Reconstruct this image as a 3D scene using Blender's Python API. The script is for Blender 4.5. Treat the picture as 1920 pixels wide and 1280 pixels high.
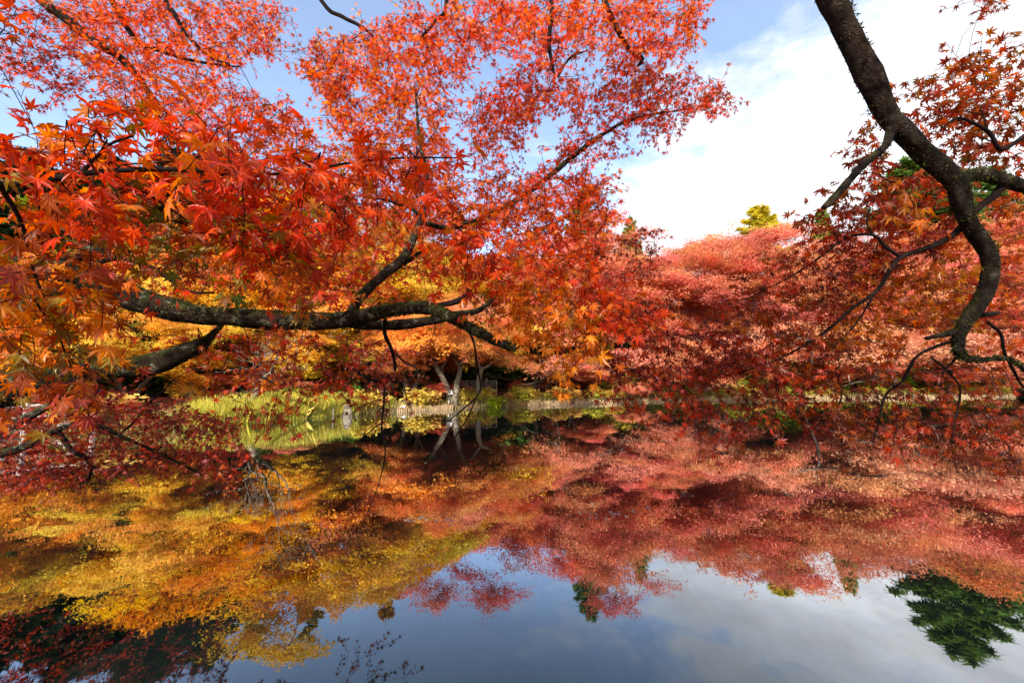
import bpy, math, random
import numpy as np
from mathutils import Vector

for _o in list(bpy.data.objects):
    bpy.data.objects.remove(_o)
S = bpy.context.scene
COL = S.collection
R = np.random.default_rng(7)
random.seed(7)

# ------------------------------------------------------------------ camera
W0, H0, F = 1920.0, 1280.0, 747.0
TILT = math.atan(0.095)
EYE = np.array([0.0, 0.0, 1.7])
cam_d = bpy.data.cameras.new('camera')
cam = bpy.data.objects.new('camera', cam_d)
COL.objects.link(cam)
cam.location = EYE
cam.rotation_euler = (math.pi / 2 + TILT, 0, 0)
cam_d.sensor_width = 36.0
cam_d.lens = 36.0 * F / W0
cam_d.clip_start = 0.05
cam_d.clip_end = 3000
S.camera = cam

# ------------------------------------------------------------------ light
SUN_EL, SUN_POS = math.radians(31), np.array([-0.22, -0.97])   # the sun stands behind the camera, to its left
S.view_settings.view_transform = 'Standard'
S.view_settings.look = 'None'
S.view_settings.gamma = 1.0
S.view_settings.exposure = 1.40
SKY_STRENGTH = 0.15

sd = SUN_POS / np.linalg.norm(SUN_POS)
sun_vec = Vector((sd[0] * math.cos(SUN_EL), sd[1] * math.cos(SUN_EL), math.sin(SUN_EL)))
sl = bpy.data.lights.new('sun', 'SUN')
sl.energy = 4.1
sl.angle = math.radians(0.5)
sl.color = (1.0, 0.93, 0.82)
so = bpy.data.objects.new('sun', sl)
COL.objects.link(so)
so.rotation_euler = sun_vec.to_track_quat('Z', 'Y').to_euler()
so.location = (0, 0, 60)


class NT:
    """A thin wrapper that makes shader nodes less wordy."""
    def __init__(s, tree):
        s.t = tree
        tree.nodes.clear()

    def n(s, kind, **kw):
        nd = s.t.nodes.new(kind)
        ins = kw.pop('ins', {})
        for k, v in kw.items():
            setattr(nd, k, v)
        for k, v in ins.items():
            if hasattr(v, 'is_linked'):
                s.t.links.new(v, nd.inputs[k])
            else:
                nd.inputs[k].default_value = v
        return nd

    def math(s, op, a, b=0.0, c=0.0, clamp=False):
        nd = s.n('ShaderNodeMath', operation=op, use_clamp=clamp)
        for i, v in enumerate((a, b, c)):
            if hasattr(v, 'is_linked'):
                s.t.links.new(v, nd.inputs[i])
            else:
                nd.inputs[i].default_value = v
        return nd.outputs[0]

    def ramp(s, fac, stops, interp='LINEAR'):
        nd = s.n('ShaderNodeValToRGB', ins={0: fac})
        r = nd.color_ramp
        r.interpolation = interp
        while len(r.elements) < len(stops):
            r.elements.new(0.5)
        for e, (p, c) in zip(r.elements, stops):
            e.position = p
            e.color = (c[0], c[1], c[2], 1) if hasattr(c, '__len__') else (c, c, c, 1)
        return nd.outputs[0]

    def mixc(s, f, a, b, mode='MIX'):
        nd = s.n('ShaderNodeMix', data_type='RGBA', blend_type=mode)
        for k, v in ((0, f), (6, a), (7, b)):
            if hasattr(v, 'is_linked'):
                s.t.links.new(v, nd.inputs[k])
            elif k == 0:
                nd.inputs[k].default_value = v
            else:
                nd.inputs[k].default_value = (v[0], v[1], v[2], 1)
        return nd.outputs[2]

    def noise(s, vec, scale, detail=4, rough=0.55, dist=0.0):
        nd = s.n('ShaderNodeTexNoise', ins={'Scale': scale, 'Detail': detail, 'Roughness': rough, 'Distortion': dist})
        if vec is not None:
            s.t.links.new(vec, nd.inputs['Vector'])
        return nd.outputs[0]

    def link(s, a, b):
        s.t.links.new(a, b)


world = bpy.data.worlds.new('World')
S.world = world
world.use_nodes = True
nt = NT(world.node_tree)
sky = nt.n('ShaderNodeTexSky', sky_type='NISHITA', sun_disc=False, sun_elevation=SUN_EL,
           sun_rotation=math.atan2(sd[0], sd[1]), altitude=900.0, air_density=1.0, dust_density=1.0, ozone_density=0.7)
tc = nt.n('ShaderNodeTexCoord')
sep = nt.n('ShaderNodeSeparateXYZ', ins={0: tc.outputs['Generated']})
zz = nt.math('MAXIMUM', sep.outputs[2], 0.05)
u = nt.math('DIVIDE', sep.outputs[0], zz)
v = nt.math('DIVIDE', sep.outputs[1], zz)
uv = nt.n('ShaderNodeCombineXYZ', ins={0: u, 1: v}).outputs[0]
side = nt.math('ADD', nt.math('MULTIPLY', nt.math('SUBTRACT', u, 0.80), 0.956), nt.math('MULTIPLY', nt.math('SUBTRACT', v, 0.964), 0.293))
big = nt.noise(uv, 1.7, 8, 0.62, 0.25)
fine = nt.noise(uv, 5.0, 6, 0.6, 0.3)
dens = nt.math('ADD', nt.math('MULTIPLY', side, 1.0), nt.math('ADD', nt.math('MULTIPLY', nt.math('SUBTRACT', big, 0.5), 3.0), nt.math('MULTIPLY', nt.math('SUBTRACT', fine, 0.5), 1.6)))
cover = nt.ramp(nt.math('ADD', nt.math('MULTIPLY', dens, 0.5), 0.45, clamp=True), [(0.22, 0.0), (0.45, 0.35), (0.62, 0.75), (0.85, 0.98)])
veil = nt.math('MAXIMUM', cover, 0.08)
shade = nt.ramp(big, [(0.32, (4.8, 4.8, 4.8)), (0.50, (3.5, 3.53, 3.58)), (0.68, (2.5, 2.6, 2.75))])
skyc = nt.mixc(veil, sky.outputs[0], shade)
bg = nt.n('ShaderNodeBackground', ins={0: skyc, 1: SKY_STRENGTH})
out = nt.n('ShaderNodeOutputWorld', ins={0: bg.outputs[0]})

S.render.engine = 'CYCLES'
S.cycles.max_bounces = 7
S.cycles.diffuse_bounces = 3
S.cycles.glossy_bounces = 3
S.cycles.transmission_bounces = 6
S.cycles.transparent_max_bounces = 4
S.cycles.caustics_reflective = False
S.cycles.caustics_refractive = False
S.cycles.sample_clamp_indirect = 6.0


# ------------------------------------------------------------------ helpers
CT, ST = math.cos(TILT), math.sin(TILT)


def at(px, py, d):
    """The point that lies d metres along the view axis behind photo pixel (px, py)."""
    a, b = (px - 960.0) / F * d, (640.0 - py) / F * d
    return np.array([EYE[0] + a, EYE[1] + d * CT - b * ST, EYE[2] + d * ST + b * CT])


def on_water(px, py):
    p1 = at(px, py, 1.0)
    k = EYE[2] / (EYE[2] - p1[2])
    return EYE + (p1 - EYE) * k


def unit(v):
    v = np.asarray(v, float)
    n = np.linalg.norm(v, axis=-1, keepdims=True)
    return v / np.maximum(n, 1e-9)


class Acc:
    """Collects vertices, faces and vertex colours, and links them as one mesh object."""
    def __init__(s):
        s.v, s.c, s.loops, s.cnt, s.n = [], [], [], [], 0

    def add(s, verts, faces, color=(0.5, 0.5, 0.5)):
        verts = np.asarray(verts, float).reshape(-1, 3)
        c = np.asarray(color, float)
        if c.ndim == 1:
            c = np.tile(c, (len(verts), 1))
        s.v.append(verts)
        s.c.append(c)
        for f in faces:
            s.loops.append(np.asarray(f, int) + s.n)
            s.cnt.append(np.array([len(f)]))
        s.n += len(verts)

    def addq(s, verts, quads, color):
        """quads: an (m, k) array of equal-sized faces."""
        verts = np.asarray(verts, float).reshape(-1, 3)
        c = np.asarray(color, float)
        if c.ndim == 1:
            c = np.tile(c, (len(verts), 1))
        s.v.append(verts)
        s.c.append(c)
        q = np.asarray(quads, int)
        s.loops.append((q + s.n).ravel())
        s.cnt.append(np.full(len(q), q.shape[1]))
        s.n += len(verts)

    def box(s, c, size, rz=0.0, color=(0.5, 0.5, 0.5), taper=1.0):
        x, y, z = np.array(size) / 2
        k = taper
        v = np.array([[-x, -y, -z], [x, -y, -z], [x, y, -z], [-x, y, -z], [-x * k, -y * k, z], [x * k, -y * k, z], [x * k, y * k, z], [-x * k, y * k, z]])
        ca, sa = math.cos(rz), math.sin(rz)
        v = v @ np.array([[ca, sa, 0], [-sa, ca, 0], [0, 0, 1]]) + np.array(c)
        s.addq(v, [[3, 2, 1, 0], [4, 5, 6, 7], [0, 1, 5, 4], [1, 2, 6, 5], [2, 3, 7, 6], [3, 0, 4, 7]], color)

    def lathe(s, prof, c, sides=12, color=(0.5, 0.5, 0.5)):
        a = np.linspace(0, 2 * math.pi, sides, endpoint=False)
        vs = np.concatenate([np.stack([r * np.cos(a), r * np.sin(a), np.full(sides, z)], 1) for r, z in prof]) + np.array(c)
        q = []
        for i in range(len(prof) - 1):
            for j in range(sides):
                k = (j + 1) % sides
                q.append([i * sides + j, i * sides + k, (i + 1) * sides + k, (i + 1) * sides + j])
        s.addq(vs, q, color)
        s.add(vs[:sides][::-1], [list(range(sides))], color)
        s.add(vs[-sides:], [list(range(sides))], color)

    def tube(s, pts, rad, sides=6, color=(0.5, 0.5, 0.5), rough=0.0):
        pts = np.asarray(pts, float)
        n = len(pts)
        rad = np.broadcast_to(np.asarray(rad, float), (n,))
        tan = unit(np.gradient(pts, axis=0))
        ref = np.array([0.0, 0.0, 1.0]) if abs(tan[0][2]) < 0.9 else np.array([1.0, 0, 0])
        u = unit(np.cross(tan[0], ref))
        rings = []
        a = np.linspace(0, 2 * math.pi, sides, endpoint=False)
        lump = [(0.5 / k ** 0.5, k % 4, 0.22 * k * (1 + 0.4 * R.normal()), 6.28 * R.random()) for k in range(1, 9)] if rough else []
        for i in range(n):
            u = unit(u - tan[i] * np.dot(u, tan[i]))
            w = np.cross(tan[i], u)
            rr = rad[i]
            if rough:
                rr = rr * (1 + rough * 0.45 * (R.random(sides) - 0.5) + rough * sum(A_ * np.sin(m_ * a + f_ * i + p_) for A_, m_, f_, p_ in lump))
                rings.append(pts[i] + (np.cos(a) * rr)[:, None] * u + (np.sin(a) * rr)[:, None] * w)
            else:
                rings.append(pts[i] + rr * (np.cos(a)[:, None] * u + np.sin(a)[:, None] * w))
        vs = np.concatenate(rings)
        j = np.arange(sides)
        k = (j + 1) % sides
        q = np.concatenate([np.stack([i * sides + j, i * sides + k, (i + 1) * sides + k, (i + 1) * sides + j], 1) for i in range(n - 1)])
        base = s.n
        s.addq(vs, q, color)
        s.loops.append(base + np.arange(sides)[::-1])
        s.cnt.append(np.array([sides]))
        s.loops.append(base + (n - 1) * sides + np.arange(sides))
        s.cnt.append(np.array([sides]))

    def build(s, name, mat, parent=None, smooth=False):
        me = bpy.data.meshes.new(name)
        if s.v:
            v = np.concatenate(s.v).astype(np.float32)
            c = np.concatenate(s.c).astype(np.float32)
            lp = np.concatenate(s.loops).astype(np.int32)
            ct = np.concatenate(s.cnt).astype(np.int32)
            up = parent
            while up is not None:
                v = v - np.array(up.location, dtype=np.float32)
                up = up.parent
            me.vertices.add(len(v))
            me.vertices.foreach_set('co', v.ravel())
            me.loops.add(len(lp))
            me.loops.foreach_set('vertex_index', lp)
            me.polygons.add(len(ct))
            st = np.concatenate([[0], np.cumsum(ct)[:-1]]).astype(np.int32)
            me.polygons.foreach_set('loop_start', st)
            me.update(calc_edges=True)
            at_ = me.attributes.new('tint', 'FLOAT_COLOR', 'POINT')
            at_.data.foreach_set('color', np.concatenate([c, np.ones((len(c), 1), np.float32)], 1).ravel())
            me.polygons.foreach_set('use_smooth', np.full(len(ct), smooth))
        me.materials.append(mat)
        o = bpy.data.objects.new(name, me)
        COL.objects.link(o)
        o.parent = parent
        return o


def empty(name, loc, label, cat, group=None, rz=0.0):
    o = bpy.data.objects.new(name, None)
    COL.objects.link(o)
    o.location = loc
    o.rotation_euler = (0, 0, rz)
    return tag(o, label, cat, group)


def tag(o, label, cat, group=None):
    o['label'] = label
    o['category'] = cat
    if group:
        o['group'] = group
    return o


def dup(root, loc, rz, scale, label, group, color=None, cat=None):
    r = root.copy()
    COL.objects.link(r)
    r.location = loc
    r.rotation_euler = (0, 0, rz)
    r.scale = scale
    r['label'] = label
    if group:
        r['group'] = group
    if cat:
        r['category'] = cat
    if color is not None:
        r.color = (*color, 1)
    for ch in list(root.children):
        c = ch.copy()
        COL.objects.link(c)
        c.parent = r
        if color is not None:
            c.color = (*color, 1)
    return r


def catmull(p, step):
    p = np.asarray(p, float)
    q = np.vstack([2 * p[0] - p[1], p, 2 * p[-1] - p[-2]])
    o = []
    for i in range(1, len(q) - 2):
        L = np.linalg.norm((q[i + 1] - q[i])[:3])
        m = max(2, int(L / step))
        t = np.linspace(0, 1, m, endpoint=False)[:, None]
        o.append(0.5 * (2 * q[i] + (q[i + 1] - q[i - 1]) * t + (2 * q[i - 1] - 5 * q[i] + 4 * q[i + 1] - q[i + 2]) * t ** 2 + (3 * q[i] - q[i - 1] - 3 * q[i + 1] + q[i + 2]) * t ** 3))
    o.append(q[-2:-1])
    return np.vstack(o)


# ------------------------------------------------------------------ materials
def new_mat(name):
    m = bpy.data.materials.new(name)
    m.use_nodes = True
    return m, NT(m.node_tree)


def leaf_mat(name, trans=0.5, gloss=0.05, mottle=45.0, use_object_color=False, through=1.0):
    m, t = new_mat(name)
    a = t.n('ShaderNodeAttribute', attribute_name='tint').outputs['Color']
    co = t.n('ShaderNodeTexCoord').outputs['Object']
    nz = t.noise(co, mottle, 3, 0.6)
    col = t.mixc(1.0, a, t.ramp(nz, [(0.3, 0.72), (0.7, 1.22)]), 'MULTIPLY')
    if use_object_color:
        col = t.mixc(1.0, col, t.n('ShaderNodeObjectInfo').outputs['Color'], 'MULTIPLY')
    d = t.n('ShaderNodeBsdfDiffuse', ins={0: col})
    tl = t.n('ShaderNodeBsdfTranslucent', ins={0: t.n('ShaderNodeHueSaturation', ins={'Saturation': 1.06, 'Value': through, 'Color': col}).outputs[0]})
    mx = t.n('ShaderNodeMixShader', ins={0: trans, 1: d.outputs[0], 2: tl.outputs[0]})
    g = t.n('ShaderNodeBsdfGlossy', ins={0: (1, 1, 1, 1), 'Roughness': 0.38})
    lw = t.n('ShaderNodeLayerWeight', ins={'Blend': 0.5}).outputs['Facing']
    m2 = t.n('ShaderNodeMixShader', ins={0: t.math('ADD', t.math('MULTIPLY', t.math('POWER', lw, 4.0), gloss * 6), gloss), 1: mx.outputs[0], 2: g.outputs[0]})
    t.n('ShaderNodeOutputMaterial', ins={0: m2.outputs[0]})
    return m


def bark_mat(name, dark, light, moss=0.0, scale=14.0, lichen=0.0, bump=0.5):
    m, t = new_mat(name)
    tcn = t.n('ShaderNodeTexCoord').outputs['Object']
    n1 = t.noise(tcn, scale, 8, 0.68, 0.6)
    n2 = t.noise(tcn, scale * 4.5, 6, 0.7)
    col = t.ramp(n1, [(0.28, dark), (0.72, light)])
    col = t.mixc(0.6, col, t.ramp(n2, [(0.3, 0.45), (0.75, 1.5)]), 'MULTIPLY')
    if moss:
        geo = t.n('ShaderNodeNewGeometry')
        nzs = t.n('ShaderNodeSeparateXYZ', ins={0: geo.outputs['Normal']}).outputs[2]
        mm = t.math('ADD', t.math('MULTIPLY', nzs, 0.35), t.math('SUBTRACT', t.noise(tcn, scale * 0.7, 5, 0.65), 0.5))
        f = t.ramp(mm, [(0.12, 0.0), (0.30, moss)])
        col = t.mixc(f, col, t.ramp(n2, [(0.25, (0.02, 0.026, 0.006)), (0.8, (0.09, 0.10, 0.022))]))
    if lichen:
        f2 = t.ramp(t.noise(tcn, scale * 1.1, 7, 0.72, 0.4), [(0.56, 0.0), (0.63, lichen)])
        col = t.mixc(f2, col, t.ramp(n2, [(0.3, (0.16, 0.17, 0.11)), (0.75, (0.34, 0.36, 0.25))]))
    vo = t.n('ShaderNodeTexVoronoi', feature='DISTANCE_TO_EDGE', ins={'Vector': t.mixc(0.12, tcn, t.n('ShaderNodeTexNoise', ins={'Vector': tcn, 'Scale': scale}).outputs[1]), 'Scale': scale * 2.2})
    crack = t.ramp(vo.outputs[0], [(0.0, 0.0), (0.12, 1.0)])
    col = t.mixc(0.22, col, crack, 'MULTIPLY')
    hgt = t.math('ADD', t.math('ADD', n1, t.math('MULTIPLY', n2, 0.5)), t.math('MULTIPLY', crack, 0.14))
    b = t.n('ShaderNodeBump', ins={'Strength': bump, 'Distance': 0.03, 'Height': hgt})
    p = t.n('ShaderNodeBsdfPrincipled', ins={'Base Color': col, 'Roughness': 0.95, 'Specular IOR Level': 0.08, 'Normal': b.outputs[0]})
    t.n('ShaderNodeOutputMaterial', ins={0: p.outputs[0]})
    return m


def plain_mat(name, c, rough=0.8, var=0.3, scale=12.0):
    m, t = new_mat(name)
    co = t.n('ShaderNodeTexCoord').outputs['Object']
    nz = t.noise(co, scale, 6, 0.65)
    col = t.mixc(1.0, c, t.ramp(nz, [(0.3, 1 - var), (0.7, 1 + var)]), 'MULTIPLY')
    b = t.n('ShaderNodeBump', ins={'Strength': 0.25, 'Distance': 0.02, 'Height': nz})
    p = t.n('ShaderNodeBsdfPrincipled', ins={'Base Color': col, 'Roughness': rough, 'Normal': b.outputs[0]})
    t.n('ShaderNodeOutputMaterial', ins={0: p.outputs[0]})
    return m


M_LEAF = leaf_mat('maple_leaf', 0.60, 0.016, 60.0, False, 1.3)
M_FAR = leaf_mat('far_foliage', 0.45, 0.0, 1.6, True)
M_REED = leaf_mat('reed_blade', 0.4, 0.02, 3.0)
M_BARK = bark_mat('mossy_bark', (0.008, 0.006, 0.004), (0.045, 0.029, 0.018), 0.7, 15.0, 0.5, 1.0)
M_BARK_R = bark_mat('dark_mossy_bark', (0.008, 0.006, 0.005), (0.048, 0.031, 0.021), 0.7, 13.0, 0.12, 1.0)
M_TWIG = bark_mat('twig_bark', (0.006, 0.004, 0.004), (0.026, 0.016, 0.012), 0.0, 40.0)
M_MOSS = leaf_mat('moss_tuft', 0.3, 0.0, 20.0)
M_FBARK = bark_mat('brown_far_bark', (0.05, 0.035, 0.025), (0.16, 0.12, 0.09), 0.0, 5.0)
M_PALE = bark_mat('pale_far_bark', (0.11, 0.09, 0.065), (0.33, 0.27, 0.20), 0.0, 6.0)
M_STAKE = plain_mat('weathered_stakes', (0.30, 0.20, 0.10), 0.85, 0.5, 9.0)
M_RAIL = plain_mat('weathered_rail', (0.36, 0.28, 0.24), 0.85, 0.25, 14.0)
M_STONE = plain_mat('pale_granite', (0.62, 0.60, 0.57), 0.85, 0.2, 18.0)
M_WHITE = plain_mat('white_paint', (0.78, 0.78, 0.76), 0.7, 0.1, 8.0)
M_NET = plain_mat('dark_brown_screen', (0.05, 0.036, 0.028), 0.9, 0.35, 10.0)

# ------------------------------------------------------------------ pond shore, ground, water
shore_px = [(115, 814), (300, 803), (400, 796), (500, 789), (600, 782), (700, 774), (800, 769), (940, 761), (1100, 756), (1250, 751), (1450, 748), (1700, 746), (1900, 743)]
SHORE = np.array([on_water(*p)[:2] for p in shore_px])
POND = np.vstack([[[-26, 1.1], [-25, 5.5], [-19, 9.3]], SHORE, [[58, 47], [75, 44], [80, 20], [80, 1.1]]])


def pond_sd(x, y):
    """Distance from the waterline, negative over the water."""
    x, y = np.asarray(x, float), np.asarray(y, float)
    best = np.full(x.shape, 1e9)
    inside = np.zeros(x.shape, bool)
    for a, b in zip(POND, np.roll(POND, -1, 0)):
        ex, ey = b - a
        t = np.clip(((x - a[0]) * ex + (y - a[1]) * ey) / (ex * ex + ey * ey), 0, 1)
        best = np.minimum(best, np.hypot(x - a[0] - t * ex, y - a[1] - t * ey))
        cond = ((a[1] > y) != (b[1] > y))
        xi = a[0] + (y - a[1]) * ex / (ey if abs(ey) > 1e-12 else 1e-12)
        inside ^= cond & (x < xi)
    return np.where(inside, -best, best)


def ground_z(x, y):
    s = pond_sd(x, y)
    e = np.clip((s + 0.45) / 0.7, 0, 1)
    z = -0.8 + 1.06 * e * e * (3 - 2 * e)
    far = np.clip(np.asarray(y, float) / 10.0, 0, 1)
    z = z + far * (np.clip(s - 3, 0, 12) * 0.10 + np.clip(s - 15, 0, 40) * 0.22)
    z = z + np.clip(s, 0, 1) * 0.07 * (np.sin(np.asarray(x) * 1.3) * np.cos(np.asarray(y) * 1.1) + np.sin(np.asarray(x) * 0.37 + 1.0))
    return z


gx = np.concatenate([np.linspace(-700, -70, 14), np.linspace(-60, 85, 190), np.linspace(95, 700, 14)])
gy = np.concatenate([np.linspace(-500, -25, 10), np.linspace(-20, 85, 150), np.linspace(95, 800, 14)])
GX, GY = np.meshgrid(gx, gy)
GZ = ground_z(GX, GY)
gm = Acc()
ny, nx = GX.shape
idx = np.arange(nx * ny).reshape(ny, nx)
gq = np.stack([idx[:-1, :-1], idx[:-1, 1:], idx[1:, 1:], idx[1:, :-1]], -1).reshape(-1, 4)
gm.addq(np.stack([GX, GY, GZ], -1).reshape(-1, 3), gq, (0.2, 0.2, 0.2))
m, t = new_mat('leaf_litter_ground')
co = t.n('ShaderNodeTexCoord').outputs['Object']
n1 = t.noise(co, 0.35, 6, 0.6)
n2 = t.noise(co, 6.0, 6, 0.7)
c1 = t.ramp(n1, [(0.30, (0.035, 0.045, 0.014)), (0.48, (0.075, 0.05, 0.022)), (0.62, (0.17, 0.07, 0.022)), (0.75, (0.10, 0.085, 0.02))])
c1 = t.mixc(0.8, c1, t.ramp(n2, [(0.3, 0.4), (0.7, 1.5)]), 'MULTIPLY')
bp = t.n('ShaderNodeBump', ins={'Strength': 0.6, 'Distance': 0.08, 'Height': n2})
p = t.n('ShaderNodeBsdfPrincipled', ins={'Base Color': c1, 'Roughness': 0.95, 'Normal': bp.outputs[0]})
t.n('ShaderNodeOutputMaterial', ins={0: p.outputs[0]})
g = gm.build('ground', m, None, True)
g['kind'] = 'structure'

m, t = new_mat('still_pond_water')
co = t.n('ShaderNodeTexCoord').outputs['Object']
mp = t.n('ShaderNodeMapping', ins={0: co, 'Scale': (0.55, 1.0, 1.0)}).outputs[0]
rip = t.math('ADD', t.noise(mp, 1.5, 3, 0.55, 0.4), t.math('MULTIPLY', t.noise(mp, 7.0, 2, 0.5), 0.10))
calm = t.ramp(t.noise(co, 0.10, 2, 0.5), [(0.35, 0.25), (0.65, 1.0)])
bp = t.n('ShaderNodeBump', ins={'Strength': 0.022, 'Distance': 0.10, 'Height': t.math('MULTIPLY', rip, calm)})
fc = t.n('ShaderNodeLayerWeight', ins={'Blend': 0.5, 'Normal': bp.outputs[0]}).outputs['Facing']
fr = t.n('ShaderNodeMath', operation='MULTIPLY', ins={0: t.ramp(fc, [(0.0, 0.03), (0.40, 0.10), (0.50, 0.22), (0.60, 0.42), (0.75, 0.66), (0.90, 0.86), (1.0, 0.97)]), 1: 1.0})
gl = t.n('ShaderNodeBsdfGlossy', ins={0: (0.90, 0.93, 0.97, 1), 'Roughness': 0.012, 'Normal': bp.outputs[0]})
df = t.n('ShaderNodeBsdfDiffuse', ins={0: (0.006, 0.009, 0.008, 1)})
mx = t.n('ShaderNodeMixShader', ins={0: fr.outputs[0], 1: df.outputs[0], 2: gl.outputs[0]})
t.n('ShaderNodeOutputMaterial', ins={0: mx.outputs[0]})
wm = Acc()
wm.addq([[-45, -2.0, 0], [95, -2.0, 0], [95, 70, 0], [-45, 70, 0]], [[0, 1, 2, 3]], (0, 0, 0))
wo = wm.build('pond_water', m)
wo['kind'] = 'structure'


# ------------------------------------------------------------------ maple leaves
def leaf_template(lod):
    if lod == 2:
        ang = np.radians([-112, -56, 0, 56, 112]); ln = [0.55, 0.9, 1.0, 0.9, 0.55]; nr = 0.38
    else:
        ang = np.radians([-130, -84, -42, 0, 42, 84, 130]); ln = [0.40, 0.74, 0.93, 1.0, 0.93, 0.74, 0.40]; nr = 0.38 if lod == 0 else 0.34
    n = len(ang)
    mids = [ang[0] - 0.42] + [(ang[i] + ang[i + 1]) / 2 for i in range(n - 1)] + [ang[-1] + 0.42]
    nrad = [0.12] + [nr * min(ln[i], ln[i + 1]) + 0.03 for i in range(n - 1)] + [0.12]
    V = [(0, 0, 0)]
    V += [(math.sin(a) * r, math.cos(a) * r, 0.0) for a, r in zip(mids, nrad)]        # 1 .. n+1 notches
    T0 = len(V)
    V += [(math.sin(a) * r, math.cos(a) * r, -0.03) for a, r in zip(ang, ln)]          # tips
    fs = []
    if lod == 0:
        W0_ = len(V)
        for a, r in zip(ang, ln):
            for s_ in (-1, 1):
                aa = a + s_ * 0.27 * (0.6 / max(r, 0.5)) ** 0.3
                V.append((math.sin(aa) * r * 0.58, math.cos(aa) * r * 0.58, 0.035))
        for i in range(n):
            fs.append([0, 1 + i, W0_ + 2 * i, T0 + i])
            fs.append([0, T0 + i, W0_ + 2 * i + 1, 2 + i])
    else:
        for i in range(n):
            fs.append([0, 1 + i, T0 + i, 2 + i])
    return np.array(V), np.array(fs)


TEMPL = {k: leaf_template(k) for k in (0, 1, 2)}


def put_leaves(acc, lod, pos, tip, nrm, size, col, curl):
    V, Fs = TEMPL[lod]
    N, nv = len(pos), len(V)
    if N == 0:
        return
    y = unit(tip)
    z = unit(nrm - y * (nrm * y).sum(1, keepdims=True))
    x = np.cross(y, z)
    r2 = (V[:, :2] ** 2).sum(1)
    zz = V[None, :, 2] - curl[:, None] * r2[None]
    P = pos[:, None] + size[:, None, None] * (V[None, :, :1] * x[:, None] + V[None, :, 1:2] * y[:, None] + zz[..., None] * z[:, None])
    C = np.repeat(col[:, None], nv, 1)
    rr = np.sqrt(r2)[None, :, None]
    C = C * (1.08 - 0.14 * rr) + np.array([0.0, 0.03, 0.004]) * (1 - rr)
    if lod == 0:
        C[:, -14:] *= 0.86
        dry = np.where(R.random(N) < 0.22)[0]
        C[dry, 9:16] = C[dry, 9:16] * 0.35 + np.array([0.07, 0.035, 0.015])
        one = np.where(R.random(N) < 0.12)[0]
        C[one] = C[one] * 0.6 + np.array([0.03, 0.05, 0.004])
    Q = (Fs[None] + (np.arange(N) * nv)[:, None, None]).reshape(-1, Fs.shape[1])
    acc.addq(P.reshape(-1, 3), Q, np.clip(C, 0.002, 1).reshape(-1, 3))


PAL = {
    'scarlet': (0.66, 0.034, 0.004), 'red': (0.50, 0.020, 0.004), 'vermil': (0.74, 0.085, 0.005), 'orange': (0.76, 0.17, 0.006),
    'amber': (0.72, 0.22, 0.010), 'yellow': (0.74, 0.38, 0.03), 'olive': (0.29, 0.16, 0.010), 'green': (0.14, 0.16, 0.012),
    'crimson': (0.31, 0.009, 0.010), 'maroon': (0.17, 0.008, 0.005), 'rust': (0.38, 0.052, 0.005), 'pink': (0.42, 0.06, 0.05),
}


def in_poly(x, y, P):
    P = np.asarray(P, float)
    ins = np.zeros(len(x), bool)
    for a, b in zip(P, np.roll(P, -1, 0)):
        if a[1] == b[1]:
            continue
        c = (a[1] > y) != (b[1] > y)
        ins ^= c & (x < a[0] + (y - a[1]) * (b[0] - a[0]) / (b[1] - a[1]))
    return ins


def poly_area(P):
    P = np.asarray(P, float)
    x, y = P[:, 0], P[:, 1]
    return 0.5 * abs(np.dot(x, np.roll(y, -1)) - np.dot(y, np.roll(x, -1)))


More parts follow.
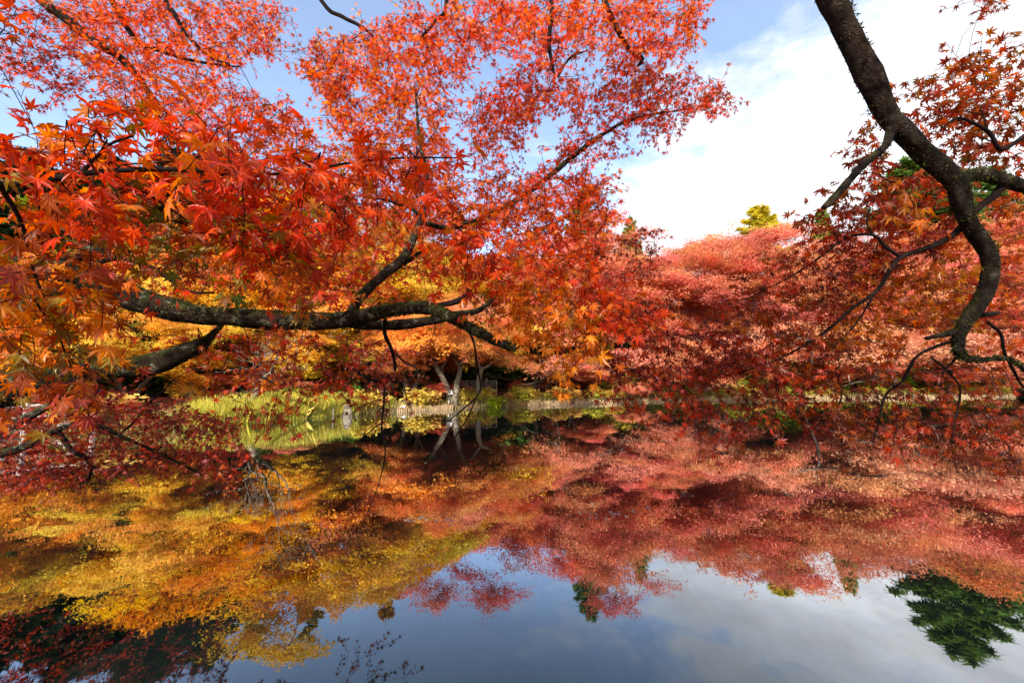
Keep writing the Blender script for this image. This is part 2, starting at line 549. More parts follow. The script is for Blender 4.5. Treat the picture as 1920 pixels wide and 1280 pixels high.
class Maple:
    """One foreground maple: limbs drawn first, then leaf sprays that grow twigs back to the nearest wood."""
    def __init__(s, root, tone=1.0, small=1.0, thick=1.0):
        s.root, s.tone, s.small, s.thick = root, tone, small, thick
        s.P, s.r = np.zeros((0, 3)), np.zeros(0)
        s.twigs = Acc()

    def wood(s, pts, rad):
        s.P = np.vstack([s.P, pts])
        s.r = np.concatenate([s.r, rad])

    def limb(s, name, px, mat, sides=14, world_pts=None, rough=0.14, jit=0.0, moss=0, label=None):
        """px: (pixel x, pixel y, depth, radius in pixels); world_pts: (x, y, z, radius) that come before them."""
        rows = [] if world_pts is None else [list(w) for w in world_pts]
        rows += [list(at(x, y, d)) + [r * d / F] for x, y, d, r in px]
        mr = max(w[3] for w in rows)
        pts = catmull(rows, min(0.05, max(0.016, mr * 0.8)))
        rad = np.maximum(pts[:, 3], 0.0012)
        p = pts[:, :3].copy()
        if jit:
            k = np.linspace(0, len(p) * 0.35, len(p))
            ph = R.random(3) * 6
            p += jit * rad[:, None] * np.stack([np.sin(k + ph[0]), np.sin(k * 1.3 + ph[1]), np.sin(k * 0.9 + ph[2])], 1)
        a = Acc()
        a.tube(p, rad, sides, rough=rough)
        o = a.build(name, mat, s.root, True)
        if label:
            o['label'] = label
        s.wood(p[::2], rad[::2])
        if moss:
            ma = Acc()
            i = R.integers(1, len(p) - 1, moss)
            tan = unit(p[np.minimum(i + 1, len(p) - 1)] - p[i - 1])
            dirs = unit(np.cross(tan, R.normal(size=(moss, 3))))
            base = p[i] + dirs * rad[i][:, None] * 0.97 + tan * (R.random((moss, 1)) - 0.5) * 0.04
            L = (0.005 + 0.013 * R.random(moss) ** 1.5) * (0.6 + 0.4 * (dirs[:, 2] > -0.2))
            d2 = unit(dirs + R.normal(size=(moss, 3)) * 0.55 + np.array([0, 0, -0.25]))
            sd_ = unit(np.cross(d2, R.normal(size=(moss, 3)))) * 0.0042
            v = np.stack([base - sd_, base + sd_, base + d2 * L[:, None]], 1)
            g_ = R.random((moss, 1))
            c = np.array([0.03, 0.026, 0.010]) * (1 - g_) + np.array([0.10, 0.115, 0.03]) * g_
            ma.addq(v.reshape(-1, 3), np.arange(moss * 3).reshape(-1, 3), np.repeat(c, 3, 0))
            mo = ma.build('moss', M_MOSS, o)
            mo.parent = o
            mo['kind'] = 'stuff'
        return o

    def patch(s, poly, d0, d1, cover, pal, leaf=0.042, lod=1, per=10, hang=0.5, spread=1.0, maxlen=0.28, petiole=True, flat=0.5, holes=()):
        """Fill a region of the tree with leaf sprays of one mix of colours."""
        leaf, cover = leaf * s.small, cover * s.thick
        area = poly_area(poly)
        dm = 0.5 * (d0 + d1)
        lp = leaf * 1.7 * F / dm
        nleaf = cover * area / (lp * lp * 0.105)
        ns = max(1, int(nleaf / per))
        P = np.asarray(poly, float)
        lo, hi = P.min(0), P.max(0)
        xs = []
        while len(xs) < ns:
            c = lo + (hi - lo) * R.random((ns * 3, 2))
            ok = in_poly(c[:, 0], c[:, 1], P)
            for h in holes:
                ok &= ~in_poly(c[:, 0], c[:, 1], h)
            xs += list(c[ok])
        xs = np.array(xs[:ns])
        dd = d0 + (d1 - d0) * R.random(ns)
        tgt = np.array([at(x, y, d) for (x, y), d in zip(xs, dd)])
        # neighbouring sprays sit on shared levels: real maples carry their leaves in tiers
        tgt[:, 2] += 0.05 * dm * (np.round(tgt[:, 2] / (0.10 * dm)) * 0.10 * dm - tgt[:, 2]) / (0.10 * dm) * 0.5
        d2 = ((tgt[:, None] - s.P[None, ::3]) ** 2).sum(2).min(1)
        names, wts = list(pal.keys()), np.array(list(pal.values()), float)
        wts /= wts.sum()
        pal_c = np.array([PAL[k] for k in names])
        lpos, ltip, lnrm, lsz, lcol, lcurl = [], [], [], [], [], []
        pet = []
        for k in np.argsort(d2):
            b = tgt[k]
            dist2 = ((s.P - b) ** 2).sum(1)
            j = int(np.argmin(dist2))
            q = s.P[j]
            gap = math.sqrt(dist2[j])
            out_ = unit(b - q + np.array([0, 0, -0.0]) + R.normal(size=3) * 0.02)
            ax = unit(out_ * 0.8 + unit(np.array([R.normal(), R.normal(), 0.25 * R.normal()])) * 0.55 + np.array([0, 0, -0.28 * hang]))
            L = min(maxlen, 0.055 * per * 0.42) * (0.75 + 0.5 * R.random())
            b0 = b - ax * L * 0.4
            g0 = np.linalg.norm(b0 - q)
            m1 = q + (b0 - q) * 0.35 + R.normal(size=3) * 0.10 * g0 + np.array([0, 0, 0.10 * g0])
            m2 = b0 - ax * 0.30 * g0
            nn = max(3, int(g0 / 0.06))
            tt = np.linspace(0, 1, nn)[:, None]
            path = (1 - tt) ** 3 * q + 3 * (1 - tt) ** 2 * tt * m1 + 3 * (1 - tt) * tt ** 2 * m2 + tt ** 3 * b0
            bend = R.normal(size=3) * 0.12
            ts = np.linspace(0, 1, 5)[1:, None]
            spray = b0 + ax * L * ts + bend * L * ts ** 2 + np.array([0, 0, -0.10 * hang * L]) * ts ** 2
            full = np.vstack([path, spray])
            full[1:-1] += R.normal(size=(len(full) - 2, 3)) * 0.005
            r0 = min(s.r[j] * 0.75, 0.0016 + 0.0052 * min(1.0, g0 * 1.2))
            rr = np.linspace(max(r0, 0.0011), 0.0008, len(full))
            s.twigs.tube(full, rr * (1.75 if dm > 2.4 else 1.15), 4 if dm > 2.4 else 5)
            s.wood(full[1:-2], rr[1:-2])
            # leaves in pairs along the outer twig
            npair = max(1, per // 2)
            c_base = pal_c[R.choice(len(names), p=wts)]
            side = unit(np.cross(ax, np.array([0, 0, 1.0]) + R.normal(size=3) * 0.25))
            for i in range(npair):
                f = (i + 0.6) / npair
                pnt = b0 + ax * L * f + bend * L * f * f + np.array([0, 0, -0.10 * hang * L]) * f * f
                for sg in (-1, 1):
                    pd = unit(ax * (0.45 + 0.6 * f) + side * sg * (0.95 - 0.3 * f) * spread + R.normal(size=3) * 0.28 + np.array([0, 0, -0.12 * hang]))
                    pl = leaf * (0.45 + 0.5 * R.random())
                    lb = pnt + pd * pl
                    td = unit(pd + np.array([0, 0, -hang * (0.25 + 0.95 * R.random())]) + R.normal(size=3) * 0.3)
                    lpos.append(lb); ltip.append(td)
                    lnrm.append(np.array([0, 0, flat]) + R.normal(size=3) * 0.42 + np.array([0.0, -0.22, 0.0]))
                    lsz.append(leaf * (0.60 + 0.65 * R.random()))
                    c = c_base if R.random() < 0.66 else pal_c[R.choice(len(names), p=wts)]
                    lcol.append(c * s.tone * (0.78 + 0.44 * R.random()))
                    lcurl.append(0.05 + 0.55 * R.random() ** 1.5)
                    if petiole:
                        pet.append((pnt, lb))
        a = Acc()
        put_leaves(a, lod, np.array(lpos), np.array(ltip), np.array(lnrm), np.array(lsz), np.array(lcol), np.array(lcurl))
        if petiole and pet:
            A = np.array([x for x, _ in pet]); B = np.array([y for _, y in pet])
            w = unit(np.cross(B - A, R.normal(size=A.shape))) * 0.0007
            w2 = unit(np.cross(B - A, w)) * 0.0007
            v = np.stack([A + w, A - w * 0.5 + w2, A - w * 0.5 - w2, B + w, B - w * 0.5 + w2, B - w * 0.5 - w2], 1)
            o6 = (np.arange(len(A)) * 6)[:, None]
            q = np.concatenate([o6 + np.array([[0, 1, 4, 3]]), o6 + np.array([[1, 2, 5, 4]]), o6 + np.array([[2, 0, 3, 5]])])
            a.addq(v.reshape(-1, 3), q, (0.20, 0.02, 0.01))
        o = a.build('foliage', M_LEAF, s.root)
        return o

    def finish(s):
        o = s.twigs.build('twigs', M_TWIG, s.root, True)
        o['kind'] = 'stuff'


# ------------------------------------------------------------------ left foreground maple
root = empty('maple_tree', (-3.3, 0.9, 0.2), 'old maple with mossy limbs and scarlet and orange leaves reaching in from the left', 'tree')
L = Maple(root, 1.0, 0.92, 1.25)
L.limb('trunk', [(-330, 640, 1.9, 92), (-200, 575, 1.9, 74), (-60, 520, 1.95, 60)], M_BARK, 20,
       [(-3.3, 0.9, 0.05, 0.30), (-3.25, 1.0, 0.6, 0.27), (-3.2, 1.25, 1.2, 0.25)], jit=0.06)
L.limb('limb', [(-60, 520, 1.95, 56), (60, 522, 2.0, 44), (160, 535, 2.05, 33), (230, 556, 2.1, 25), (310, 578, 2.15, 22), (400, 590, 2.2, 18), (480, 596, 2.25, 18), (560, 601, 2.3, 16.5),
                (640, 603, 2.35, 15), (700, 588, 2.3, 13), (770, 576, 2.2, 12), (810, 580, 2.1, 11), (850, 598, 2.0, 10.5), (900, 625, 1.92, 10), (950, 648, 1.88, 8), (1010, 657, 1.9, 6.5),
                (1080, 655, 2.2, 5), (1150, 648, 2.2, 4.5), (1195, 648, 2.2, 3)], M_BARK, 26, jit=0.10, rough=0.2, moss=9000)
L.limb('limb', [(-330, 640, 1.9, 60), (-150, 705, 2.0, 52), (0, 728, 2.1, 34), (90, 712, 2.15, 22), (160, 694, 2.2, 19), (225, 690, 2.2, 18), (285, 682, 2.25, 18), (335, 664, 2.3, 17), (366, 650, 2.35, 14), (384, 640, 2.37, 10), (400, 625, 2.4, 5), (425, 600, 2.45, 3)],
       M_BARK, 20, jit=0.1, rough=0.2, moss=4000)
L.limb('limb', [(60, 522, 2.0, 20), (150, 478, 2.0, 11), (200, 473, 2.05, 10), (243, 468, 2.1, 8)], M_BARK, 12, jit=0.2)
L.limb('branch', [(160, 505, 2.0, 5), (215, 484, 2.05, 5), (270, 495, 2.1, 4.5), (310, 518, 2.1, 4), (350, 545, 2.1, 3.5), (402, 549, 2.1, 2)], M_TWIG, 8, jit=0.2)
L.limb('branch', [(650, 596, 2.36, 8), (680, 552, 2.4, 9), (715, 518, 2.5, 9), (757, 482, 2.6, 8), (782, 430, 2.7, 6.5), (803, 375, 2.8, 5.5), (798, 320, 2.9, 4), (785, 250, 3.0, 3), (780, 170, 3.1, 2)], M_BARK, 12, jit=0.15)
L.limb('branch', [(697, 535, 2.45, 5), (745, 500, 2.6, 6), (775, 482, 2.7, 4), (800, 465, 2.8, 2.5)], M_BARK, 10, jit=0.15)
L.limb('branch', [(800, 420, 2.7, 4.5), (860, 425, 2.9, 4.5), (940, 390, 3.1, 5), (985, 365, 3.2, 5), (1040, 322, 3.3, 5), (1085, 284, 3.4, 4.5), (1130, 252, 3.45, 3.6), (1190, 222, 3.5, 2.6), (1285, 205, 3.6, 1.5)], M_BARK, 10, jit=0.15)
L.limb('branch', [(785, 402, 2.76, 4), (765, 388, 2.75, 3.5), (725, 375, 2.7, 3), (690, 372, 2.7, 2)], M_TWIG, 8, jit=0.2)
L.limb('branch', [(800, 578, 2.38, 6), (850, 567, 2.35, 5.5), (880, 548, 2.3, 5), (876, 530, 2.3, 5), (890, 505, 2.3, 4.5), (925, 490, 2.25, 4), (965, 488, 2.2, 2.5)], M_TWIG, 9, jit=0.2)
L.limb('branch', [(925, 560, 3.0, 3.5), (900, 580, 2.8, 5), (860, 590, 2.7, 7), (800, 602, 2.65, 9), (730, 608, 2.6, 10), (690, 610, 2.5, 10), (640, 606, 2.36, 10)], M_BARK, 10, jit=0.15)
L.limb('branch', [(722, 598, 2.4, 4), (722, 625, 2.45, 3.6), (735, 660, 2.5, 3.3), (742, 695, 2.55, 2.2)], M_TWIG, 7, jit=0.3)
L.limb('branch', [(842, 592, 2.32, 3.0), (876, 618, 2.3, 2.6), (888, 640, 2.3, 2.2), (893, 680, 2.35, 2.0), (902, 722, 2.4, 1.7), (893, 745, 2.4, 1.6), (875, 785, 2.4, 1.3), (858, 812, 2.4, 1.2), (845, 838, 2.4, 0.8)], M_TWIG, 7, jit=0.3)
L.limb('branch', [(893, 745, 2.4, 1.7), (862, 772, 2.4, 1.4), (832, 795, 2.4, 0.8)], M_TWIG, 6)
L.limb('branch', [(742, 662, 2.5, 2.2), (760, 680, 2.5, 2), (781, 690, 2.5, 1.8), (776, 708, 2.5, 1.5), (755, 716, 2.5, 1.4), (723, 714, 2.5, 2.2), (690, 710, 2.5, 2.2), (660, 690, 2.5, 1.6)], M_TWIG, 6, jit=0.3)
L.limb('branch', [(722, 714, 2.5, 2.2), (719, 760, 2.5, 2.0), (716, 800, 2.5, 1.8), (722, 850, 2.5, 1.5), (712, 900, 2.5, 1.0), (690, 960, 2.5, 0.6)], M_TWIG, 6, jit=0.3)
L.limb('branch', [(718, 790, 2.5, 1.4), (690, 812, 2.5, 1.1), (660, 835, 2.5, 0.7)], M_TWIG, 6)
L.limb('branch', [(-260, 300, 0.98, 12), (-120, 360, 0.98, 9), (0, 346, 1.0, 6.5), (70, 340, 1.0, 5.6), (155, 325, 1.0, 5), (250, 318, 1.0, 4.2), (340, 318, 1.02, 3.8), (450, 325, 1.05, 3.2), (540, 326, 1.08, 2.7),
                 (640, 308, 1.1, 2.2), (740, 297, 1.12, 1.8), (860, 296, 1.15, 1.0)], M_TWIG, 10, [(-3.0, 0.95, 1.3, 0.09), (-2.3, 0.7, 1.9, 0.045), (-1.85, 0.8, 2.15, 0.025)], jit=0.3)
L.limb('branch', [(150, 326, 1.0, 3.6), (175, 300, 1.0, 3), (205, 272, 1.0, 2.4), (250, 255, 1.0, 1.6)], M_TWIG, 8, jit=0.3)
L.limb('branch', [(130, 332, 1.0, 3.2), (200, 352, 1.05, 2.8), (270, 360, 1.1, 2.4), (330, 400, 1.15, 1.8), (420, 450, 1.2, 1.2)], M_TWIG, 8, jit=0.3)
L.limb('branch', [(0, 346, 1.0, 4), (40, 420, 1.05, 3), (60, 500, 1.1, 2.4), (95, 590, 1.15, 2.0), (130, 680, 1.2, 1.2)], M_TWIG, 8, jit=0.3)
L.limb('branch', [(-150, 860, 3.0, 16), (0, 805, 3.0, 9), (50, 780, 3.0, 8), (110, 752, 3.0, 5), (135, 742, 3.0, 3)], M_BARK, 9, [(-3.5, 1.1, 0.9, 0.09)], jit=0.2)
L.limb('branch', [(-150, 890, 3.0, 14), (0, 852, 3.0, 8), (60, 830, 3.0, 7.5), (105, 806, 3.0, 6), (140, 795, 3.0, 4.5), (190, 800, 3.0, 4), (235, 822, 3.0, 3.4), (300, 850, 3.1, 2.4), (380, 890, 3.2, 1.5)], M_BARK, 9, [(-3.5, 1.1, 0.7, 0.08)], jit=0.2)
L.limb('branch', [(105, 808, 3.0, 4), (140, 845, 3.0, 4), (168, 868, 3.0, 3.4), (168, 895, 3.0, 2.2), (150, 905, 3.0, 1.2)], M_TWIG, 7, jit=0.3)
L.limb('limb', [(-200, -260, 3.0, 30), (100, -230, 3.3, 26), (500, -180, 3.5, 22), (900, -150, 3.6, 17), (1200, -140, 3.7, 11), (1350, -120, 3.8, 5)], M_BARK, 14,
       [(-3.2, 1.25, 1.2, 0.2), (-3.3, 1.4, 2.6, 0.16)], jit=0.1)
L.limb('branch', [(-20, -150, 3.3, 13), (70, -10, 3.6, 9.5), (120, 32, 3.7, 9), (175, 78, 3.8, 8), (225, 108, 3.9, 7), (262, 148, 4.0, 6), (290, 190, 4.05, 5), (318, 214, 4.1, 3)], M_BARK, 11, jit=0.15)
L.limb('branch', [(100, -200, 3.3, 8), (205, -10, 3.6, 5), (250, 70, 3.7, 4), (300, 95, 3.8, 3.2), (380, 118, 3.9, 2.4), (450, 125, 4, 1.4)], M_TWIG, 8, jit=0.25)
L.limb('branch', [(250, -200, 3.4, 7), (310, -5, 3.5, 4.5), (325, 25, 3.5, 4), (350, 65, 3.55, 3.2), (400, 110, 3.6, 2.4), (430, 121, 3.6, 1.6)], M_TWIG, 8, jit=0.25)
L.limb('branch', [(500, -180, 3.5, 7), (598, -4, 3.5, 4), (640, 30, 3.5, 3.5), (690, 60, 3.5, 2.6), (715, 95, 3.5, 1.6)], M_TWIG, 8, jit=0.25)
L.limb('branch', [(820, -160, 3.6, 7), (838, 0, 3.5, 4), (812, 45, 3.5, 3), (785, 75, 3.5, 1.8)], M_TWIG, 8, jit=0.25)
L.limb('branch', [(1000, -145, 3.6, 8), (1032, 0, 3.4, 4.6), (1032, 60, 3.4, 4), (1030, 95, 3.4, 3.6), (1040, 148, 3.4, 2.4)], M_TWIG, 8, jit=0.25)
L.limb('branch', [(1080, -142, 3.6, 9), (1132, 0, 3.3, 5), (1155, 45, 3.3, 5), (1178, 92, 3.3, 4.2), (1204, 112, 3.3, 4), (1195, 124, 3.3, 2.4)], M_TWIG, 8, jit=0.25)
L.limb('branch', [(1045, 145, 3.4, 2.4), (1070, 108, 3.4, 2), (1102, 95, 3.4, 1.4)], M_TWIG, 6)

# near scarlet branch
L.patch([(0, 268), (60, 240), (170, 190), (320, 215), (430, 262), (470, 330), (330, 370), (150, 390), (0, 400)], 0.85, 1.25, 1.15, {'scarlet': 5, 'vermil': 4, 'orange': 2, 'rust': 1, 'olive': 1}, 0.044, 0, 8)
L.patch([(400, 262), (560, 270), (640, 250), (680, 300), (850, 285), (840, 330), (740, 380), (600, 470), (440, 470), (380, 380)], 0.95, 1.4, 0.95, {'scarlet': 6, 'red': 2, 'vermil': 4}, 0.044, 0, 8)
L.patch([(610, 210), (670, 225), (720, 270), (700, 330), (640, 300)], 0.95, 1.1, 0.35, {'scarlet': 5, 'vermil': 1}, 0.052, 0, 6)
L.patch([(0, 370), (180, 380), (420, 400), (580, 450), (560, 500), (380, 480), (260, 480), (120, 470), (0, 500)], 1.0, 1.6, 1.1, {'rust': 4, 'orange': 3, 'olive': 4, 'green': 1.2, 'vermil': 2}, 0.041, 0, 8)
L.patch([(0, 470), (130, 450), (215, 520), (225, 600), (190, 690), (215, 770), (160, 750), (100, 700), (60, 740), (0, 690)], 1.0, 1.5, 0.95, {'orange': 4, 'rust': 3, 'amber': 3, 'olive': 2, 'pink': 0.6}, 0.043, 0, 8, 1.2, 0.7)
L.patch([(40, 700), (180, 690), (170, 800), (110, 860), (60, 800)], 1.0, 1.3, 0.16, {'pink': 2, 'rust': 3}, 0.046, 0, 4, 1.3)
# behind the near branch, above the limb
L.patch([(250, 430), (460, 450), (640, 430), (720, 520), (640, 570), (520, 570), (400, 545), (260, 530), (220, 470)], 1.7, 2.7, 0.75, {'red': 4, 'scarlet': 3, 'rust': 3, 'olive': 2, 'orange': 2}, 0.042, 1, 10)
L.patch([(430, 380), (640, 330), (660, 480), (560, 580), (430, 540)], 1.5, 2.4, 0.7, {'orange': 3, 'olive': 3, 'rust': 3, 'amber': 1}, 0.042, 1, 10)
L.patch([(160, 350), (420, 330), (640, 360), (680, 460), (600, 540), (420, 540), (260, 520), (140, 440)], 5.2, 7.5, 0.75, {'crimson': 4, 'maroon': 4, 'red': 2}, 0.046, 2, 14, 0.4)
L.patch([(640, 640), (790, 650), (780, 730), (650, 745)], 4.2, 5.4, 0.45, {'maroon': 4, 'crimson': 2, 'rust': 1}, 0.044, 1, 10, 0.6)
# below the limb
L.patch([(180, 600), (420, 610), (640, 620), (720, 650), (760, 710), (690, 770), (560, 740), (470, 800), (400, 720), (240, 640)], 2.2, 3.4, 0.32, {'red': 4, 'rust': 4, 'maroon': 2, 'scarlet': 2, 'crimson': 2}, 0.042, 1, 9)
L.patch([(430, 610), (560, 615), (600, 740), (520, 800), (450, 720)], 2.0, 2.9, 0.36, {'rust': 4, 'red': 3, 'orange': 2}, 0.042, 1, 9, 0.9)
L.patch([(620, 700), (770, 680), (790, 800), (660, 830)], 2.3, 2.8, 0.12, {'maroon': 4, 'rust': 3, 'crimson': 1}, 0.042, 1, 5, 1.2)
# crimson low spray
L.patch([(0, 770), (160, 730), (330, 750), (440, 800), (480, 832), (445, 870), (440, 925), (330, 870), (180, 890), (0, 930)], 2.7, 4.2, 0.85, {'crimson': 5, 'red': 3, 'rust': 2, 'pink': 2, 'maroon': 1}, 0.036, 1, 10, 0.4)
L.patch([(60, 740), (260, 740), (400, 770), (470, 830), (380, 860), (200, 820)], 3.6, 5.2, 0.25, {'crimson': 5, 'red': 3, 'maroon': 2}, 0.036, 1, 12, 0.4)
# top left
L.patch([(70, 0), (300, 0), (520, 0), (525, 80), (440, 120), (400, 160), (540, 190), (590, 250), (640, 330), (560, 380), (430, 310), (300, 230), (210, 190), (150, 110)], 3.2, 4.8, 1.0, {'scarlet': 4, 'vermil': 5, 'red': 2, 'orange': 3}, 0.038, 1, 12, 0.5, maxlen=0.32)
L.patch([(0, 0), (90, 10), (150, 110), (170, 190), (110, 200), (50, 130), (0, 160)], 3.0, 4.2, 0.50, {'red': 3, 'crimson': 2, 'maroon': 1, 'scarlet': 2}, 0.040, 1, 12, 0.6)
L.patch([(0, 0), (30, 0), (40, 50), (0, 70)], 1.2, 1.5, 0.9, {'scarlet': 3, 'vermil': 2}, 0.042, 0, 5)
# centre top
L.patch([(575, 85), (650, 65), (690, 60), (760, 100), (800, 190), (850, 190), (830, 260), (860, 330), (900, 420), (740, 440), (640, 380), (620, 200), (570, 140)], 3.0, 4.3, 1.30, {'orange': 4, 'vermil': 4, 'scarlet': 2, 'amber': 2, 'red': 1}, 0.040, 1, 12)
L.patch([(690, 60), (760, 20), (850, 0), (905, 50), (880, 110), (860, 160), (800, 180), (750, 110)], 3.2, 4.3, 1.10, {'vermil': 4, 'red': 3, 'orange': 2}, 0.040, 1, 12)
L.patch([(560, 90), (640, 90), (650, 190), (590, 150)], 3.0, 3.6, 0.8, {'red': 4, 'maroon': 3, 'rust': 2}, 0.040, 1, 12)
L.patch([(850, 0), (1308, 0), (1305, 65), (1240, 110), (1180, 120), (1090, 75), (1010, 100), (900, 95)], 2.9, 4.2, 1.37, {'scarlet': 4, 'vermil': 4, 'orange': 3, 'red': 2}, 0.040, 1, 12)
L.patch([(1000, 100), (1060, 85), (1100, 140), (1130, 185), (1085, 240), (1040, 200), (1000, 215), (960, 240), (890, 215), (885, 180), (950, 150)], 3.0, 4.0, 1.10, {'red': 4, 'scarlet': 3, 'vermil': 2, 'rust': 2}, 0.040, 1, 12)
L.patch([(870, 210), (1000, 200), (985, 270), (960, 330), (900, 340)], 3.0, 3.9, 0.91, {'red': 3, 'rust': 3, 'vermil': 2}, 0.040, 1, 12)
L.patch([(1150, 130), (1240, 105), (1250, 150), (1330, 140), (1372, 180), (1285, 245), (1170, 250), (1150, 315), (1120, 320), (1090, 290), (1040, 330), (980, 370), (960, 350), (1040, 285), (1110, 215)], 3.1, 4.0, 1.10, {'red': 4, 'rust': 3, 'scarlet': 3, 'crimson': 1}, 0.040, 1, 12)
L.patch([(900, 340), (1000, 350), (1090, 300), (1130, 350), (1110, 420), (1030, 450), (900, 450), (780, 440), (780, 380)], 2.7, 3.8, 1.0, {'orange': 4, 'vermil': 4, 'rust': 2, 'red': 2}, 0.040, 1, 12)
L.patch([(640, 380), (800, 410), (930, 430), (900, 500), (780, 520), (720, 560), (650, 560), (640, 460)], 2.6, 3.8, 0.65, {'red': 3, 'rust': 3, 'vermil': 3, 'olive': 1}, 0.040, 1, 12)
L.patch([(950, 350), (1090, 310), (1135, 340), (1150, 430), (1080, 480), (960, 460)], 2.6, 3.4, 1.0, {'vermil': 4, 'scarlet': 4, 'orange': 3, 'rust': 1}, 0.040, 1, 12)
# centre mass in front of the limb's end
L.patch([(780, 460), (880, 430), (1010, 440), (1070, 470), (1140, 520), (1060, 540), (960, 510), (860, 520), (790, 510)], 1.5, 2.2, 1.35, {'vermil': 4, 'scarlet': 4, 'orange': 3, 'red': 1}, 0.042, 0, 9, 0.7)
L.patch([(930, 525), (980, 515), (1060, 540), (1130, 590), (1135, 660), (1100, 705), (1035, 690), (1000, 640), (960, 590)], 1.4, 2.1, 1.6, {'amber': 5, 'orange': 6, 'olive': 1.0, 'yellow': 0.6}, 0.042, 0, 9, 1.0)
L.patch([(1040, 470), (1120, 500), (1190, 540), (1235, 590), (1175, 640), (1120, 600), (1060, 540)], 1.5, 2.0, 1.25, {'scarlet': 5, 'red': 3, 'vermil': 3}, 0.042, 0, 9, 1.0)
L.patch([(780, 600), (900, 560), (960, 640), (900, 690), (820, 660)], 2.7, 3.3, 0.25, {'rust': 3, 'amber': 2, 'olive': 2}, 0.042, 1, 8)
# towards the right
L.patch([(1080, 600), (1210, 560), (1300, 590), (1400, 640), (1450, 700), (1450, 750), (1340, 790), (1250, 740), (1130, 690)], 2.0, 3.0, 1.1, {'red': 4, 'crimson': 3, 'rust': 2, 'maroon': 4}, 0.042, 1, 10, 0.7)
L.patch([(1080, 690), (1250, 720), (1400, 780), (1410, 850), (1340, 840), (1200, 770), (1110, 760)], 2.2, 3.2, 0.28, {'red': 3, 'rust': 3, 'maroon': 2, 'vermil': 1}, 0.042, 1, 8, 1.0)
L.patch([(1120, 410), (1160, 470), (1150, 430), (1240, 420), (1230, 520), (1200, 560), (1100, 500)], 3.4, 4.4, 0.55, {'crimson': 3, 'red': 3, 'maroon': 2}, 0.038, 1, 10)
def overhead(s, lo, hi, n, per, pal, leaf=0.046):
    """Foliage of the same tree over the near bank."""
    a = Acc()
    names = list(pal)
    c = np.array(lo) + (np.array(hi) - np.array(lo)) * R.random((n, 3))
    c[:, 2] = np.round(c[:, 2] / 0.5) * 0.5 + R.normal(size=n) * 0.05
    pos = np.repeat(c, per, 0) + R.normal(size=(n * per, 3)) * np.array([0.17, 0.17, 0.04])
    m_ = len(pos)
    col = np.array([PAL[names[int(k)]] for k in R.integers(0, len(names), m_)])
    put_leaves(a, 2, pos, R.normal(size=(m_, 3)) + np.array([0, 0, -0.4]), R.normal(size=(m_, 3)) * 0.4 + np.array([0, 0, 1.0]), leaf * (0.8 + 0.4 * R.random(m_)), col, np.full(m_, 0.2))
    for k in range(n):
        j = int(np.argmin(((s.P - c[k]) ** 2).sum(1)))
        q = s.P[j]
        g_ = np.linalg.norm(c[k] - q)
        nn = max(3, int(g_ / 0.15))
        tt = np.linspace(0, 1, nn)[:, None]
        pp = q + (c[k] - q) * tt + np.array([0, 0, 0.12 * g_]) * (tt * (1 - tt)) + R.normal(size=3) * 0.08 * g_ * np.sin(tt * math.pi)
        r_ = np.linspace(min(s.r[j] * 0.7, 0.004 + 0.008 * g_), 0.0015, nn)
        s.twigs.tube(pp, r_, 4)
        s.wood(pp[1:], r_[1:])
    a.build('foliage', M_LEAF, s.root)


overhead(L, (-6.0, -4.0, 4.6), (0.6, 1.0, 6.6), 210, 16, {'scarlet': 1, 'vermil': 1, 'red': 1})
L.finish()

# ------------------------------------------------------------------ right foreground maple
root = empty('maple_tree', (0.2, -1.9, 0.2), 'dark leaning maple whose thick mossy limb bends down through the upper right', 'tree')
T = Maple(root, 0.74, 0.92, 1.3)
T.limb('trunk', [(1480, -190, 1.75, 25.4), (1540, -50, 1.72, 21.9), (1580, 45, 1.7, 19.7), (1605, 95, 1.7, 19.3), (1638, 165, 1.7, 18.9), (1668, 222, 1.7, 17.5), (1710, 265, 1.72, 14.4), (1760, 312, 1.75, 16.0),
                 (1795, 348, 1.78, 15.5), (1803, 385, 1.8, 14.9), (1822, 425, 1.82, 13.6), (1850, 462, 1.84, 12.4), (1858, 500, 1.85, 11.8), (1850, 540, 1.85, 11.2), (1830, 575, 1.85, 10.5), (1808, 605, 1.85, 10.5),
                 (1796, 635, 1.85, 9.3), (1800, 662, 1.85, 8.1), (1815, 672, 1.85, 6.2), (1850, 674, 1.86, 4.3), (1890, 672, 1.88, 4.3), (1925, 695, 1.9, 3.9), (1990, 730, 1.95, 3.1)], M_BARK_R, 26,
       [(0.2, -1.9, 0.05, 0.24), (0.25, -1.8, 1.6, 0.20), (0.4, -1.2, 3.2, 0.15), (0.75, 0.2, 4.3, 0.11)], jit=0.08, rough=0.2, moss=12000)
T.limb('limb', [(1790, 338, 1.77, 12.4), (1830, 327, 1.8, 11.2), (1870, 333, 1.82, 11.2), (1925, 352, 1.85, 10.5), (2000, 370, 1.9, 8.7)], M_BARK_R, 16, jit=0.1, moss=700)
T.limb('limb', [(1672, 238, 1.7, 8.7), (1665, 268, 1.68, 6.8), (1640, 288, 1.66, 7.4), (1620, 305, 1.65, 7.0), (1598, 335, 1.64, 6.6), (1575, 360, 1.63, 7.0), (1552, 382, 1.62, 6.2), (1542, 390, 1.62, 3.1)], M_BARK_R, 12, jit=0.25, rough=0.25)
